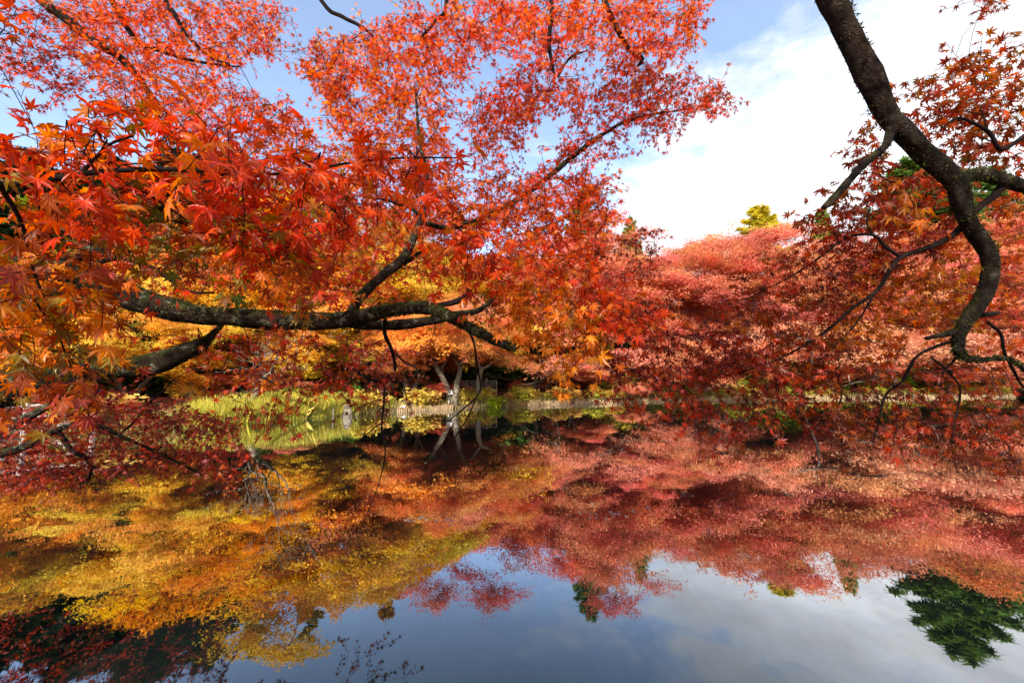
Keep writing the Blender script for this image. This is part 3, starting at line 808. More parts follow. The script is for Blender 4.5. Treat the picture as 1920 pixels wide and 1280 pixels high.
T.limb('branch', [(1880, 345, 1.84, 7.0), (1862, 370, 1.85, 6.2), (1825, 400, 1.85, 5.9), (1792, 435, 1.86, 5.5), (1755, 458, 1.88, 5.1), (1720, 472, 1.9, 4.7), (1690, 483, 1.92, 4.3), (1665, 510, 1.94, 3.7), (1640, 548, 1.96, 3.3),
                 (1590, 585, 2.0, 2.8), (1535, 630, 2.05, 2.3), (1470, 668, 2.1, 1.8), (1385, 700, 2.15, 1.0)], M_TWIG, 9, jit=0.2)
T.limb('branch', [(1690, 483, 1.92, 3.1), (1660, 462, 1.92, 2.8), (1635, 440, 1.92, 2.7), (1585, 447, 1.95, 2.5), (1540, 480, 2.0, 2.0), (1480, 520, 2.05, 1.6), (1400, 560, 2.1, 0.8)], M_TWIG, 8, jit=0.25)
T.limb('branch', [(1635, 440, 1.92, 2.0), (1625, 415, 1.92, 1.6), (1632, 390, 1.92, 1.1)], M_TWIG, 7)
T.limb('branch', [(1640, 548, 1.96, 2.0), (1610, 600, 1.98, 1.6), (1575, 640, 2.0, 0.9)], M_TWIG, 7)
T.limb('branch', [(1800, 620, 1.85, 7.0), (1770, 628, 1.86, 5.5), (1735, 634, 1.88, 3.1)], M_BARK_R, 9, jit=0.2)
T.limb('branch', [(1840, 590, 1.86, 5.5), (1862, 588, 1.88, 3.9), (1872, 585, 1.9, 2.3)], M_BARK_R, 9)
T.limb('branch', [(1785, 640, 1.86, 3.1), (1755, 650, 1.88, 2.8), (1715, 672, 1.9, 2.5), (1690, 715, 1.95, 2.3), (1660, 742, 2.0, 1.9), (1648, 790, 2.05, 1.4), (1635, 830, 2.1, 0.8)], M_TWIG, 8, jit=0.25)
T.limb('branch', [(1745, 670, 1.9, 1.9), (1780, 698, 1.92, 2.0), (1800, 730, 1.95, 1.7), (1790, 790, 2.0, 1.4), (1785, 830, 2.0, 0.8)], M_TWIG, 8, jit=0.25)
T.limb('branch', [(1795, 668, 1.86, 2.3), (1775, 690, 1.9, 1.7), (1765, 700, 1.9, 1.2)], M_TWIG, 7)
T.limb('branch', [(1852, 605, 1.86, 2.7), (1876, 625, 1.9, 2.7), (1884, 660, 1.92, 2.5), (1908, 710, 1.95, 2.2), (1940, 745, 2.0, 1.6)], M_TWIG, 8, jit=0.25)
T.limb('branch', [(1568, 700, 2.1, 1.4), (1578, 740, 2.1, 1.4), (1562, 775, 2.15, 1.0), (1530, 800, 2.2, 0.6)], M_TWIG, 6, jit=0.3)
T.limb('branch', [(1930, 250, 1.9, 4.7), (1878, 280, 1.9, 3.5), (1850, 245, 1.88, 3.1), (1800, 222, 1.86, 2.3), (1765, 240, 1.85, 1.4)], M_TWIG, 8, jit=0.25)

T.patch([(1690, 165), (1760, 140), (1790, 85), (1830, 110), (1920, 95), (1920, 200), (1840, 220), (1760, 220)], 1.95, 2.50, 0.85, {'rust': 4, 'red': 3, 'orange': 2, 'vermil': 2, 'amber': 1}, 0.042, 0, 8, 0.5)
T.patch([(1700, 210), (1800, 210), (1920, 220), (1920, 330), (1830, 310), (1760, 290)], 1.95, 2.50, 0.60, {'red': 4, 'rust': 3, 'maroon': 1, 'vermil': 1}, 0.042, 0, 8, 0.7)
T.patch([(1615, 225), (1660, 220), (1665, 290), (1700, 330), (1640, 370), (1570, 400), (1500, 420), (1550, 340), (1610, 320)], 1.95, 2.50, 0.70, {'red': 4, 'rust': 3, 'crimson': 2, 'vermil': 1}, 0.042, 0, 8, 0.6)
T.patch([(1640, 370), (1720, 320), (1800, 380), (1830, 460), (1700, 480), (1500, 470), (1450, 480), (1500, 420)], 1.95, 2.60, 1.0, {'red': 4, 'scarlet': 3, 'rust': 2, 'crimson': 2, 'vermil': 1}, 0.042, 1, 9, 0.6)
T.patch([(1690, 320), (1750, 385), (1735, 440), (1690, 425), (1645, 375)], 1.35, 1.7, 0.4, {'amber': 4, 'orange': 3}, 0.042, 0, 7, 0.9)
T.patch([(1450, 470), (1620, 460), (1700, 480), (1620, 560), (1550, 590), (1420, 600), (1345, 565), (1420, 530)], 1.95, 2.70, 0.9, {'red': 5, 'crimson': 3, 'maroon': 2, 'rust': 2}, 0.042, 1, 9, 0.6)
T.patch([(1620, 500), (1800, 470), (1830, 560), (1790, 620), (1680, 640), (1560, 620)], 1.95, 2.60, 0.95, {'orange': 4, 'rust': 4, 'amber': 3, 'vermil': 2}, 0.042, 1, 9, 0.8)
T.patch([(1830, 370), (1920, 360), (1920, 660), (1860, 650), (1850, 560), (1870, 480)], 1.95, 2.80, 1.0, {'red': 4, 'orange': 2, 'rust': 3, 'vermil': 2}, 0.042, 1, 9, 0.6)
T.patch([(1400, 590), (1550, 590), (1700, 640), (1640, 700), (1500, 700), (1420, 720), (1370, 650)], 1.95, 2.80, 0.85, {'red': 4, 'rust': 3, 'crimson': 2, 'maroon': 2, 'orange': 1}, 0.042, 1, 9, 0.7)
T.patch([(1430, 700), (1560, 690), (1650, 680), (1730, 700), (1690, 790), (1600, 850), (1500, 800), (1420, 820), (1370, 780)], 2.00, 3.00, 0.75, {'red': 3, 'maroon': 3, 'rust': 4, 'crimson': 1}, 0.042, 1, 9, 0.8)
T.patch([(1720, 690), (1850, 670), (1920, 700), (1920, 800), (1920, 860), (1850, 860), (1780, 830), (1660, 830)], 1.95, 2.90, 0.60, {'red': 4, 'rust': 3, 'maroon': 3, 'vermil': 1}, 0.042, 1, 9, 0.8)
T.patch([(1830, -10), (1885, -10), (1870, 40), (1826, 50)], 2.00, 2.50, 0.55, {'red': 3, 'rust': 3}, 0.036, 1, 8, 0.6)
overhead(T, (-3.0, -5.5, 3.4), (2.6, 0.2, 6.0), 1000, 18, {'red': 1, 'rust': 1, 'vermil': 1})
T.finish()


# ------------------------------------------------------------------ far trees
def cards(acc, pos, nrm, size, col, elong=1.5, wide=0.42):
    """Small pointed leaf clumps, one four-sided face each."""
    N = len(pos)
    n = unit(nrm)
    a = unit(np.cross(n, R.normal(size=(N, 3))))
    b = np.cross(n, a)
    s_ = size[:, None]
    v = np.stack([pos - a * s_ * elong * 0.5, pos - b * s_ * wide + a * s_ * 0.05, pos + a * s_ * elong * 0.5 - n * s_ * 0.15, pos + b * s_ * wide + a * s_ * 0.05], 1)
    acc.addq(v.reshape(-1, 3), np.arange(N * 4).reshape(-1, 4), np.repeat(col, 4, 0))


def grow(acc, p, d, length, r, depth, gens, pads, droop=0.0, spread=0.7, seg=5, wob=0.16, minr=0.006, flatten=0.6):
    """Branching limbs; the outer ends go into pads."""
    pts, rad = [p], [r]
    q, dd = p.copy(), d.copy()
    for i in range(seg):
        dd = unit(dd + R.normal(size=3) * wob + np.array([0, 0, -droop]))
        q = q + dd * length / seg
        pts.append(q.copy())
        rad.append(max(minr, r * (1 - 0.45 * (i + 1) / seg)))
    acc.tube(np.array(pts), rad, 7 if r > 0.05 else 4)
    if depth >= gens:
        pads.append((q, dd))
        return
    k = 2 if R.random() < 0.45 else 3
    for i in range(k):
        nd = unit(dd + unit(R.normal(size=3) * np.array([1, 1, 0.55])) * spread)
        if depth >= 1:
            nd = unit(nd * np.array([1, 1, flatten]))
        grow(acc, q, nd, length * (0.62 + 0.26 * R.random()), rad[-1] * 0.72, depth + 1, gens, pads, droop, spread, seg, wob, minr, flatten)
    if depth >= 1 and R.random() < 0.6:
        pads.append((np.array(pts[seg // 2 + 1]) + np.array([0, 0, 0.2]), dd))


def tiered_maple(name, seed, bark, leaf_size=0.046, per_pad=2300, height=10.0, gens=4, multi=2, lean=0.0):
    """A spreading maple about `height` tall whose leaves lie in flat layered sprays."""
    global R
    keep, R = R, np.random.default_rng(seed)
    root = bpy.data.objects.new(name, None)
    COL.objects.link(root)
    root['category'] = 'tree'
    w, pads = Acc(), []
    for k in range(multi):
        a = 2 * math.pi * k / multi + R.random()
        tilt = 0.16 + 0.16 * R.random() if multi > 1 else 0.06
        d = unit(np.array([math.cos(a) * tilt + lean, math.sin(a) * tilt, 1.0]))
        grow(w, np.array([math.cos(a) * 0.12, math.sin(a) * 0.12, -0.2]), d, height * 0.19, height * 0.017, 0, gens, pads, 0.015, 0.85)
    P = np.array([q for q, _ in pads])
    zmax = np.percentile(P[:, 2], 97)
    sc = (height * 0.77) / max(np.percentile(P[:, 2], 93) + 0.3, 0.1)
    w.v = [x * sc for x in w.v]
    w.build('trunk', bark, root, True)
    cr = Acc()
    for q, dd in pads:
        q = q * sc
        if q[2] < height * 0.13:
            continue
        n = int(per_pad * (0.6 + 0.8 * R.random()) * (1.5 if q[2] > height * 0.7 else 1.0))
        rx, ry = (0.95 + 0.65 * R.random()) * height / 10, (0.68 + 0.52 * R.random()) * height / 10
        az = math.atan2(q[1], q[0]) + R.normal() * 0.5
        nc = max(6, n // 9)
        pick = R.integers(0, nc, n)
        rad = (R.random(nc) ** 0.58)[pick]; th = (2 * math.pi * R.random(nc))[pick]
        rag = 1 + 0.30 * np.sin(th * 5 + R.random() * 6) + 0.2 * np.sin(th * 9 + R.random() * 6)
        jx, jy = R.normal(size=n) * 0.10 * height / 10, R.normal(size=n) * 0.10 * height / 10
        lx, ly = rx * rad * np.cos(th) * rag + jx, ry * rad * np.sin(th) * rag + jy
        h = (0.13 * R.normal(size=nc))[pick] * height / 10 + 0.035 * R.normal(size=n) - 0.34 * rad ** 2 * height / 10 + 0.10 * np.sin(lx * 4) * np.cos(ly * 4)
        tilt = -0.18 + 0.16 * R.normal()
        pos = q + np.stack([lx * math.cos(az) - ly * math.sin(az), lx * math.sin(az) + ly * math.cos(az), h + tilt * lx], 1)
        nr = np.stack([math.cos(az) * np.ones(n) * 0.35, math.sin(az) * np.ones(n) * 0.35, np.ones(n)], 1) + R.normal(size=(n, 3)) * 0.38
        base = 0.85 + 0.3 * R.random()
        tn = base * (0.86 + 0.28 * R.random((nc, 1)))[pick] * (0.90 + 0.2 * R.random((n, 1)))
        hue = np.array([1.0, 0.75 + 0.6 * R.random(), 0.8 + 0.4 * R.random()])
        cards(cr, pos, nr, leaf_size * (0.6 + 0.8 * R.random(n)), np.clip(tn * hue, 0, 1.6))
    cr.build('crown', M_FAR, root)
    R = keep
    return root


def conifer(name, seed, height=14.0, width=3.0, sparse=1.0, open_=1.0):
    """A conifer: straight trunk, whorls of drooping fronds made of short needle sprays."""
    global R
    keep, R = R, np.random.default_rng(seed)
    root = bpy.data.objects.new(name, None)
    COL.objects.link(root)
    root['category'] = 'tree'
    w, cr = Acc(), Acc()
    z = np.linspace(-0.3, height, 14)
    w.tube(np.stack([np.cumsum(R.normal(size=14) * 0.02), np.cumsum(R.normal(size=14) * 0.02), z], 1), np.linspace(height * 0.018, 0.02, 14), 8)
    pos, nr, sz, cl = [], [], [], []
    zc = height * 0.12
    while zc < height * 0.985:
        f = (zc - height * 0.12) / (height * 0.88)
        for k in range(int(5 + R.integers(0, 3))):
            if R.random() > sparse:
                continue
            a = R.random() * 2 * math.pi
            ln = width * ((1 - f) ** 0.75 * 0.95 + 0.05) * (0.6 + 0.5 * R.random())
            up = 0.30 - 0.55 * (1 - f) + 0.15 * R.normal()
            m_ = 8
            tt = np.linspace(0, 1, m_)
            bx = np.stack([math.cos(a) * ln * tt, math.sin(a) * ln * tt, zc + ln * (up * tt + 0.22 * tt ** 2)], 1)
            w.tube(bx, np.linspace(0.035, 0.008, m_), 3)
            ns = max(24, int(110 * ln))
            ft = R.random(ns) ** 0.7
            wid = 0.30 * ln * (1 - ft * 0.75) * R.uniform(-1, 1, ns)
            p_ = np.stack([np.interp(ft, tt, bx[:, i]) for i in range(3)], 1)
            p_[:, 0] += -math.sin(a) * wid + math.cos(a) * np.abs(wid) * 0.5
            p_[:, 1] += math.cos(a) * wid + math.sin(a) * np.abs(wid) * 0.5
            p_[:, 2] += -0.22 * np.abs(wid) + R.normal(size=ns) * 0.05
            pos.append(p_)
            nr.append(np.stack([math.cos(a) * 0.3 + np.zeros(ns), math.sin(a) * 0.3 + np.zeros(ns), np.ones(ns)], 1) + R.normal(size=(ns, 3)) * 0.5)
            sz.append(0.08 + 0.09 * R.random(ns))
            cl.append(np.repeat((0.65 + 0.7 * R.random((ns, 1))), 3, 1))
        zc += height * 0.020 * open_ * (0.8 + 0.5 * R.random())
    w.build('trunk', M_FBARK, root, True)
    cards(cr, np.concatenate(pos), np.concatenate(nr), np.concatenate(sz), np.concatenate(cl), 4.0, 0.30)
    cr.build('crown', M_FAR, root)
    R = keep
    return root


def bush(name, seed, n=900, size=0.10, flat=0.7):
    """A leafy shrub one metre across."""
    global R
    keep, R = R, np.random.default_rng(seed)
    root = bpy.data.objects.new(name, None)
    COL.objects.link(root)
    root['category'] = 'shrub'
    w, cr = Acc(), Acc()
    tips = []
    for k in range(11):
        a = R.random() * 6.28
        e = np.array([math.cos(a) * 0.45 * R.random() ** 0.5, math.sin(a) * 0.45 * R.random() ** 0.5, flat * (0.55 + 0.5 * R.random())])
        b = np.array([0.08 * math.cos(a), 0.08 * math.sin(a), -0.1])
        md = (b + e) / 2 + R.normal(size=3) * 0.06
        w.tube(np.array([b, md, e]), [0.014, 0.010, 0.004], 4)
        tips += [e, md * 0.5 + e * 0.5, md]
    w.build('stem', M_FBARK, root)
    tips = np.array(tips)
    c = tips[R.integers(0, len(tips), n)]
    pos = c + R.normal(size=(n, 3)) * np.array([0.14, 0.14, 0.10])
    cards(cr, pos, R.normal(size=(n, 3)) + np.array([0, -0.2, 0.9]), size * (0.5 + R.random(n)), np.repeat(0.65 + 0.7 * R.random((n, 1)), 3, 1))
    cr.build('foliage', M_FAR, root)
    R = keep
    return root


def used(root, kind):
    """The first use of a model moves the model itself; later uses copy it."""
    k = root.get('_n', 0)
    root['_n'] = k + 1
    return k == 0


FIRST = {}


def plant(proto, loc, rz, scale, label, group, color):
    if proto.name not in FIRST:
        FIRST[proto.name] = (proto, loc, rz, scale, label, group, color)
        # the model itself stays at the origin until all copies are taken
        return proto
    return dup(proto, loc, rz, scale, label, group, color)


def settle():
    for proto, loc, rz, scale, label, group, color in FIRST.values():
        proto.location, proto.rotation_euler, proto.scale = loc, (0, 0, rz), scale
        proto['label'] = label
        if group:
            proto['group'] = group
        proto.color = (*color, 1)
        for c in proto.children:
            c.color = (*color, 1)


def spot(px, D):
    x = (px - 960.0) / F * D
    return x, D, float(ground_z(np.array(x), np.array(D)))


MAPLES = [tiered_maple('maple_tree', 11, M_FBARK), tiered_maple('maple_tree', 12, M_FBARK, multi=3), tiered_maple('maple_tree', 13, M_FBARK, multi=2), tiered_maple('maple_tree', 14, M_FBARK, multi=1)]
PALE_MAPLE = tiered_maple('maple_tree', 21, M_PALE, multi=3, gens=4)
LEAN_MAPLE = tiered_maple('maple_tree', 22, M_PALE, multi=1, gens=4, lean=-0.28)
YELLOWS = [tiered_maple('yellow_tree', 31, M_FBARK, 0.060, 1700, multi=2), tiered_maple('yellow_tree', 32, M_FBARK, 0.060, 1700, multi=1), tiered_maple('yellow_tree', 33, M_FBARK, 0.060, 1700, multi=3)]
CONS = [conifer('conifer', 41), conifer('conifer', 42, width=3.6, open_=1.15), conifer('conifer', 43, width=2.6, sparse=0.85)]
LARCH = conifer('larch_tree', 44, width=3.2, sparse=0.62, open_=1.3)

SALMON, CORAL, PINK, CRIM, ORNG, MAUVE, REDD = (0.75, 0.30, 0.17), (0.76, 0.28, 0.16), (0.73, 0.25, 0.14), (0.68, 0.18, 0.11), (0.76, 0.28, 0.09), (0.44, 0.22, 0.19), (0.68, 0.16, 0.09)
GOLD, GOLD2, OCHRE = (0.82, 0.43, 0.05), (0.86, 0.51, 0.09), (0.66, 0.39, 0.06)
G1 = 'red and pink maples on the far bank'
# (model, px, depth, top as slope, width factor, colour, label)
rows = [
    (0, 1010, 35, 0.34, 1.00, PINK, 'rose pink maple behind the right end of the dark screen fence'),
    (1, 1075, 40, 0.37, 1.05, CRIM, 'crimson maple below the broad green conifer on the far bank'),
    (2, 1180, 41, 0.385, 1.15, CORAL, 'coral red maple with a pointed conifer rising behind it'),
    (0, 1290, 40, 0.42, 1.25, SALMON, 'broad salmon maple in the middle of the pink far bank'),
    (1, 1400, 42, 0.43, 1.30, CORAL, 'tallest coral maple, below the yellow-green pine top'),
    (2, 1350, 36, 0.28, 1.15, SALMON, 'salmon maple with an orange lower tier in front of the tallest coral maple'),
    (3, 1500, 43, 0.41, 1.25, SALMON, 'salmon maple right of the tallest coral maple'),
    (0, 1600, 42, 0.42, 1.20, PINK, 'pink maple behind the stub branch of the leaning maple'),
    (1, 1720, 44, 0.45, 1.30, PINK, 'bright pink maple in front of the big right conifer'),
    (2, 1850, 46, 0.45, 1.30, REDD, 'red maple behind the curved lower end of the leaning limb'),
    (3, 1990, 48, 0.45, 1.40, PINK, 'pink maple at the far right edge of the bank'),
    (0, 1660, 38, 0.27, 1.10, CORAL, 'lower coral maple over the right stake fence'),
    (1, 900, 41, 0.435, 1.15, REDD, 'red maple rising behind the orange tree and the stone lantern'),
    (3, 985, 46, 0.41, 1.20, CRIM, 'dark crimson maple far behind the screen fence'),
    (2, 830, 37, 0.455, 1.05, CORAL, 'coral maple between the yellow trees and the red bank'),
]
for k, px, D, tt, wf, c, lab in rows:
    x, y, z = spot(px, D)
    h = (1.7 + tt * D - z) / 10.0
    plant(MAPLES[k], (x, y, z), R.random() * 6.28, (h * wf, h * wf, h), lab, G1, c)
for px, D, h, wf, c, lab in [
        (1278, 33.5, 0.40, 1.3, MAUVE, 'small dusty mauve maple just behind the stake fence'),
        (1050, 30.0, 0.30, 1.5, PINK, 'small pink maple spreading low over the stake fence'),
        (1760, 39.5, 0.30, 2.2, CORAL, 'low coral maple mound over the right stake fence'),
        (1130, 32.5, 0.34, 1.5, CORAL, 'small coral maple left of the olive bush'),
        (1880, 42.0, 0.36, 1.6, PINK, 'small pink maple by the right end of the stake fence')]:
    x, y, z = spot(px, D)
    plant(MAPLES[int(R.integers(0, 3))], (x, y, z), R.random() * 6.28, (h * wf, h * wf, h), lab, G1, c)
for px, D, h, wf, c, lab in [
        (1000, 31.0, 0.62, 1.2, CORAL, 'middle sized coral maple just right of the screen fence'),
        (1110, 35.0, 0.70, 1.15, SALMON, 'middle sized salmon maple in front of the crimson maple'),
        (1215, 35.5, 0.80, 1.15, PINK, 'middle sized pink maple behind the green layered bush'),
        (1430, 38.0, 0.72, 1.25, PINK, 'middle sized pink maple at the foot of the tallest coral maple'),
        (1560, 39.0, 0.75, 1.2, CORAL, 'middle sized coral maple behind the tall green bush'),
        (1820, 41.0, 0.75, 1.2, SALMON, 'middle sized salmon maple right of the yellow-green bush'),
        (1950, 43.0, 0.9, 1.2, CORAL, 'coral maple beyond the right end of the stake fence')]:
    x, y, z = spot(px, D)
    plant(MAPLES[int(R.integers(0, 3))], (x, y, z), R.random() * 6.28, (h * wf, h * wf, h), lab, G1, c)
x, y, z = spot(853, 24.0)
plant(PALE_MAPLE, (x, y, z), 0.6, (0.80, 0.80, 0.78), 'orange maple with pale twin trunks behind the stone lantern', None, ORNG)
x, y, z = spot(770, 25.5)
plant(PALE_MAPLE, (x, y, z), 2.6, (0.62, 0.62, 0.56), 'small light orange maple left of the twin pale trunks', None, ORNG)
x, y, z = spot(903, 25.5)
plant(LEAN_MAPLE, (x, y, z), 0.0, (0.85, 0.85, 0.80), 'salmon maple with a pale trunk leaning left by the screen fence', None, SALMON)
G2 = 'golden trees on the left bank'
for k, px, D, tt, wf, c, lab in [
        (0, 60, 17.5, 0.36, 1.10, GOLD, 'golden tree nearest to the rail fence'),
        (1, 190, 20, 0.36, 1.15, GOLD2, 'golden tree seen between the two mossy limbs'),
        (2, 300, 22, 0.36, 1.15, GOLD, 'golden tree under the lower mossy limb'),
        (0, 400, 25, 0.37, 1.15, GOLD2, 'golden tree behind the reed bed'),
        (1, 500, 28, 0.38, 1.15, GOLD, 'golden tree behind the bare crooked tree'),
        (2, 600, 31, 0.38, 1.15, OCHRE, 'ochre tree behind the pale stump'),
        (0, 690, 33, 0.41, 1.15, GOLD, 'golden tree beside the red bank'),
        (1, 760, 37, 0.40, 1.05, OCHRE, 'ochre tree farthest back between gold and red crowns'),
        (0, 648, 35, 0.40, 1.25, OCHRE, 'ochre tree behind the golden tree and the pale stump'),
        (2, 722, 36, 0.41, 1.15, GOLD, 'tall golden tree left of the coral crowns'),
        (1, 130, 16.5, 0.20, 1.25, GOLD2, 'low golden tree beside the rail fence, nearest the water'),
        (0, 250, 18, 0.21, 1.30, GOLD, 'low golden tree at the water left of the reed bed'),
        (2, 375, 19.5, 0.20, 1.30, GOLD2, 'low golden tree right behind the reed bed'),
        (1, 545, 23, 0.20, 1.30, GOLD, 'low golden tree behind the round red bush'),
        (0, 735, 27, 0.20, 1.20, OCHRE, 'low ochre tree left of the light orange maple'),
        (2, -60, 19, 0.42, 1.25, OCHRE, 'ochre tree at the far left edge')]:
    x, y, z = spot(px, D)
    h = (1.7 + tt * D - z) / 10.0
    plant(YELLOWS[k], (x, y, z), R.random() * 6.28, (h * wf, h * wf, h), lab, G2, c)
for px, D, h, wf, c, lab in [
        (300, 25.0, 0.80, 1.0, CRIM, 'crimson maple above the main mossy limb, among golden trees'),
        (575, 19.6, 0.17, 1.5, CORAL, 'small round red maple bush behind the reed bed'),
        (812, 24.5, 0.15, 1.5, REDD, 'low red maple bush left of the stone lantern'),
        (20, 14.5, 0.16, 1.8, CORAL, 'low coral maple bush behind the rail fence'),
        (462, 19.5, 0.24, 1.2, REDD, 'small red maple behind the reeds and the crooked bare tree'),
        (690, 26.0, 0.50, 1.1, CRIM, 'crimson maple behind the pale stump')]:
    x, y, z = spot(px, D)
    plant(MAPLES[int(R.integers(0, 3))], (x, y, z), R.random() * 6.28, (h * wf, h * wf, h), lab, None, c)
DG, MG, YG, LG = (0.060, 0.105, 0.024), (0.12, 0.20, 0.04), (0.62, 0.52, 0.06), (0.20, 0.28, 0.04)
for k, px, D, tt, wf, c, lab in [
        (1, 1098, 46, 0.49, 1.05, MG, 'broad green conifer above the crimson maple'),
        (0, 1188, 54, 0.42, 0.90, LG, 'slim pointed conifer above the coral maple'),
        (2, 1440, 56, 0.452, 1.9, YG, 'yellow-green pine top above the tallest coral maple'),
        (0, 1562, 54, 0.445, 0.90, LG, 'green conifer behind the stub branch'),
        (1, 1745, 50, 0.58, 1.8, MG, 'big green conifer behind the bright pink maple'),
        (2, 1900, 56, 0.56, 1.6, MG, 'dark conifer behind the right edge of the pink bank'),
        (1, 1065, 38, 0.27, 1.60, LG, 'light green young conifer left of the broad green conifer')]:
    x, y, z = spot(px, D)
    h = (1.7 + tt * D - z) / 14.0
    plant(CONS[k], (x, y, z), R.random() * 6.28, (h * wf, h * wf, h), lab, 'conifers above the far bank', c)
for px, D, tt, wf, c, lab in [
        (738, 40, 0.49, 1.0, (0.42, 0.20, 0.03), 'rusty larch standing alone above the ochre trees'),
        (600, 36, 0.53, 0.9, (0.30, 0.21, 0.035), 'olive gold larch behind the ochre tree'),
        (500, 34, 0.55, 1.1, (0.26, 0.18, 0.03), 'dull gold larch behind the golden trees')]:
    x, y, z = spot(px, D)
    h = (1.7 + tt * D - z) / 14.0
    plant(LARCH, (x, y, z), R.random() * 6.28, (h * wf, h * wf, h), lab, 'larches on the left bank', c)
for px, D, tt, wf in [(20, 27, 0.60, 2.2), (180, 28, 0.58, 2.0), (320, 30, 0.59, 2.2), (420, 32, 0.56, 1.7)]:
    x, y, z = spot(px, D)
    h = (1.7 + tt * D - z) / 14.0
    plant(CONS[int(R.integers(0, 3))], (x, y, z), R.random() * 6.28, (h * wf, h * wf, h), 'tall dark evergreen standing behind the golden trees on the left', 'dark evergreens behind the golden trees', (0.022, 0.035, 0.013))
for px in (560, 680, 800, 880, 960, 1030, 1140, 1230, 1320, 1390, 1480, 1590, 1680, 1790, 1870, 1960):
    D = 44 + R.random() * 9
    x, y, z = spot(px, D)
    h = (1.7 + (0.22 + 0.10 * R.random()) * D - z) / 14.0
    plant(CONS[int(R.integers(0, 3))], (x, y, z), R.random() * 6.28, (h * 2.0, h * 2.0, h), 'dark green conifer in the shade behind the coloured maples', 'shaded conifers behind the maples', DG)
BUSH = [bush('shrub', 51), bush('shrub', 52), bush('shrub', 53, 1100, 0.08)]
GB = bush('evergreen_shrub', 54, 1500, 0.09, 0.9)
GB['category'] = 'shrub'


def on_shore(px, back):
    """A point on the bank, `back` metres behind the waterline seen at that pixel column."""
    k = np.interp(px, [p[0] for p in shore_px], np.arange(len(shore_px)))
    i = int(min(k, len(SHORE) - 2))
    p = SHORE[i] + (SHORE[i + 1] - SHORE[i]) * (k - i)
    tdir = unit(SHORE[i + 1] - SHORE[i])
    nrm = np.array([-tdir[1], tdir[0]])
    q = p + nrm * back
    return q[0], q[1], float(ground_z(np.array(q[0]), np.array(q[1]))), math.atan2(tdir[1], tdir[0])


for i, px in enumerate([790, 812, 860, 872, 884, 898, 912, 962, 976, 992, 1010, 1030, 1060, 1085, 1110, 1150, 1200, 1228, 1275, 1315, 1345, 1400, 1470, 1520, 1600, 1650, 1720, 1770, 1850, 1895, 1175, 1250, 1295, 1365, 1440, 1500, 1560, 1630, 1680, 1750, 1800, 1820, 1875, 1050, 1125, 690, 712, 735, 60, 90, 30, 140, 180]):
    x, y, z, _ = on_shore(px, 0.35 + 0.6 * R.random())
    s_ = 0.55 + 0.65 * R.random()
    c = [(0.62, 0.46, 0.08), (0.66, 0.40, 0.10), (0.50, 0.46, 0.06)][i % 3]
    plant(BUSH[i % 3], (x, y, z), R.random() * 6.28, (s_ * 1.5, s_ * 1.2, s_), 'low yellow shrub growing on the bank at the waterline', 'yellow waterside shrubs', c)
for px, back, s_, c, lab in [
        (920, -0.1, 0.9, (0.42, 0.50, 0.03), 'bright lime shrub hanging over the water beside the screen fence'),
        (668, 1.2, 1.3, (0.07, 0.15, 0.02), 'dark green leafy shrub right of the pale stump'),
        (870, 6.5, 2.3, (0.09, 0.20, 0.02), 'bright green shrub behind the twin pale trunks'),
        (1180, 1.4, 1.9, (0.30, 0.26, 0.03), 'olive bush behind the stake fence'),
        (1210, 3.2, 2.6, (0.07, 0.17, 0.02), 'green layered bush above the olive bush'),
        (1500, 2.6, 3.0, (0.24, 0.32, 0.03), 'light green bush behind the right stake fence'),
        (1535, 4.2, 3.6, (0.16, 0.26, 0.03), 'taller green bush behind the light green bush'),
        (1750, 3.6, 3.4, (0.20, 0.30, 0.03), 'yellow-green bush behind the coral mound'),
        (1320, 2.0, 1.6, (0.12, 0.20, 0.02), 'small green bush right of the mauve maple'),
        (560, 2.2, 1.5, (0.06, 0.12, 0.02), 'dark green bush behind the reeds'),
        (800, 5.0, 2.4, (0.10, 0.09, 0.03), 'brown-green bush under the light orange maple')]:
    x, y, z, _ = on_shore(px, back)
    plant(GB, (x, y, z), R.random() * 6.28, (s_ * 1.3, s_ * 1.1, s_ * 0.9), lab, None, c)
for px, back, s_ in [(1400, 1.6, 1.5), (1455, 2.4, 2.0), (1590, 2.0, 1.7), (1625, 3.2, 2.6), (1690, 2.2, 2.0), (1800, 2.0, 1.8), (1845, 3.0, 2.4), (1895, 2.2, 1.8)]:
    x, y, z, _ = on_shore(px, back)
    plant(GB, (x, y, z), R.random() * 6.28, (s_ * 1.4, s_ * 1.1, s_ * 0.9), 'yellow-green bush on the bank behind the long right stake fence', 'yellow-green bushes on the right bank', [(0.30, 0.36, 0.03), (0.20, 0.30, 0.03)][int(px) % 2])
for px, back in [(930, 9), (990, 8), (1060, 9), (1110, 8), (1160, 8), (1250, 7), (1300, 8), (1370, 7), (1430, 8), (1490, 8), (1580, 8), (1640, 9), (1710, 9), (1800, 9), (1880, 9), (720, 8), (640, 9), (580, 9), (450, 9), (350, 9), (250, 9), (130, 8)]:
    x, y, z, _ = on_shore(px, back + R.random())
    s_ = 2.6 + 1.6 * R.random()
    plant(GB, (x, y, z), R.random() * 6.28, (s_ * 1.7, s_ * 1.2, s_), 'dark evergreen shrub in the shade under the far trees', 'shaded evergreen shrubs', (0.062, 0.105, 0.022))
settle()


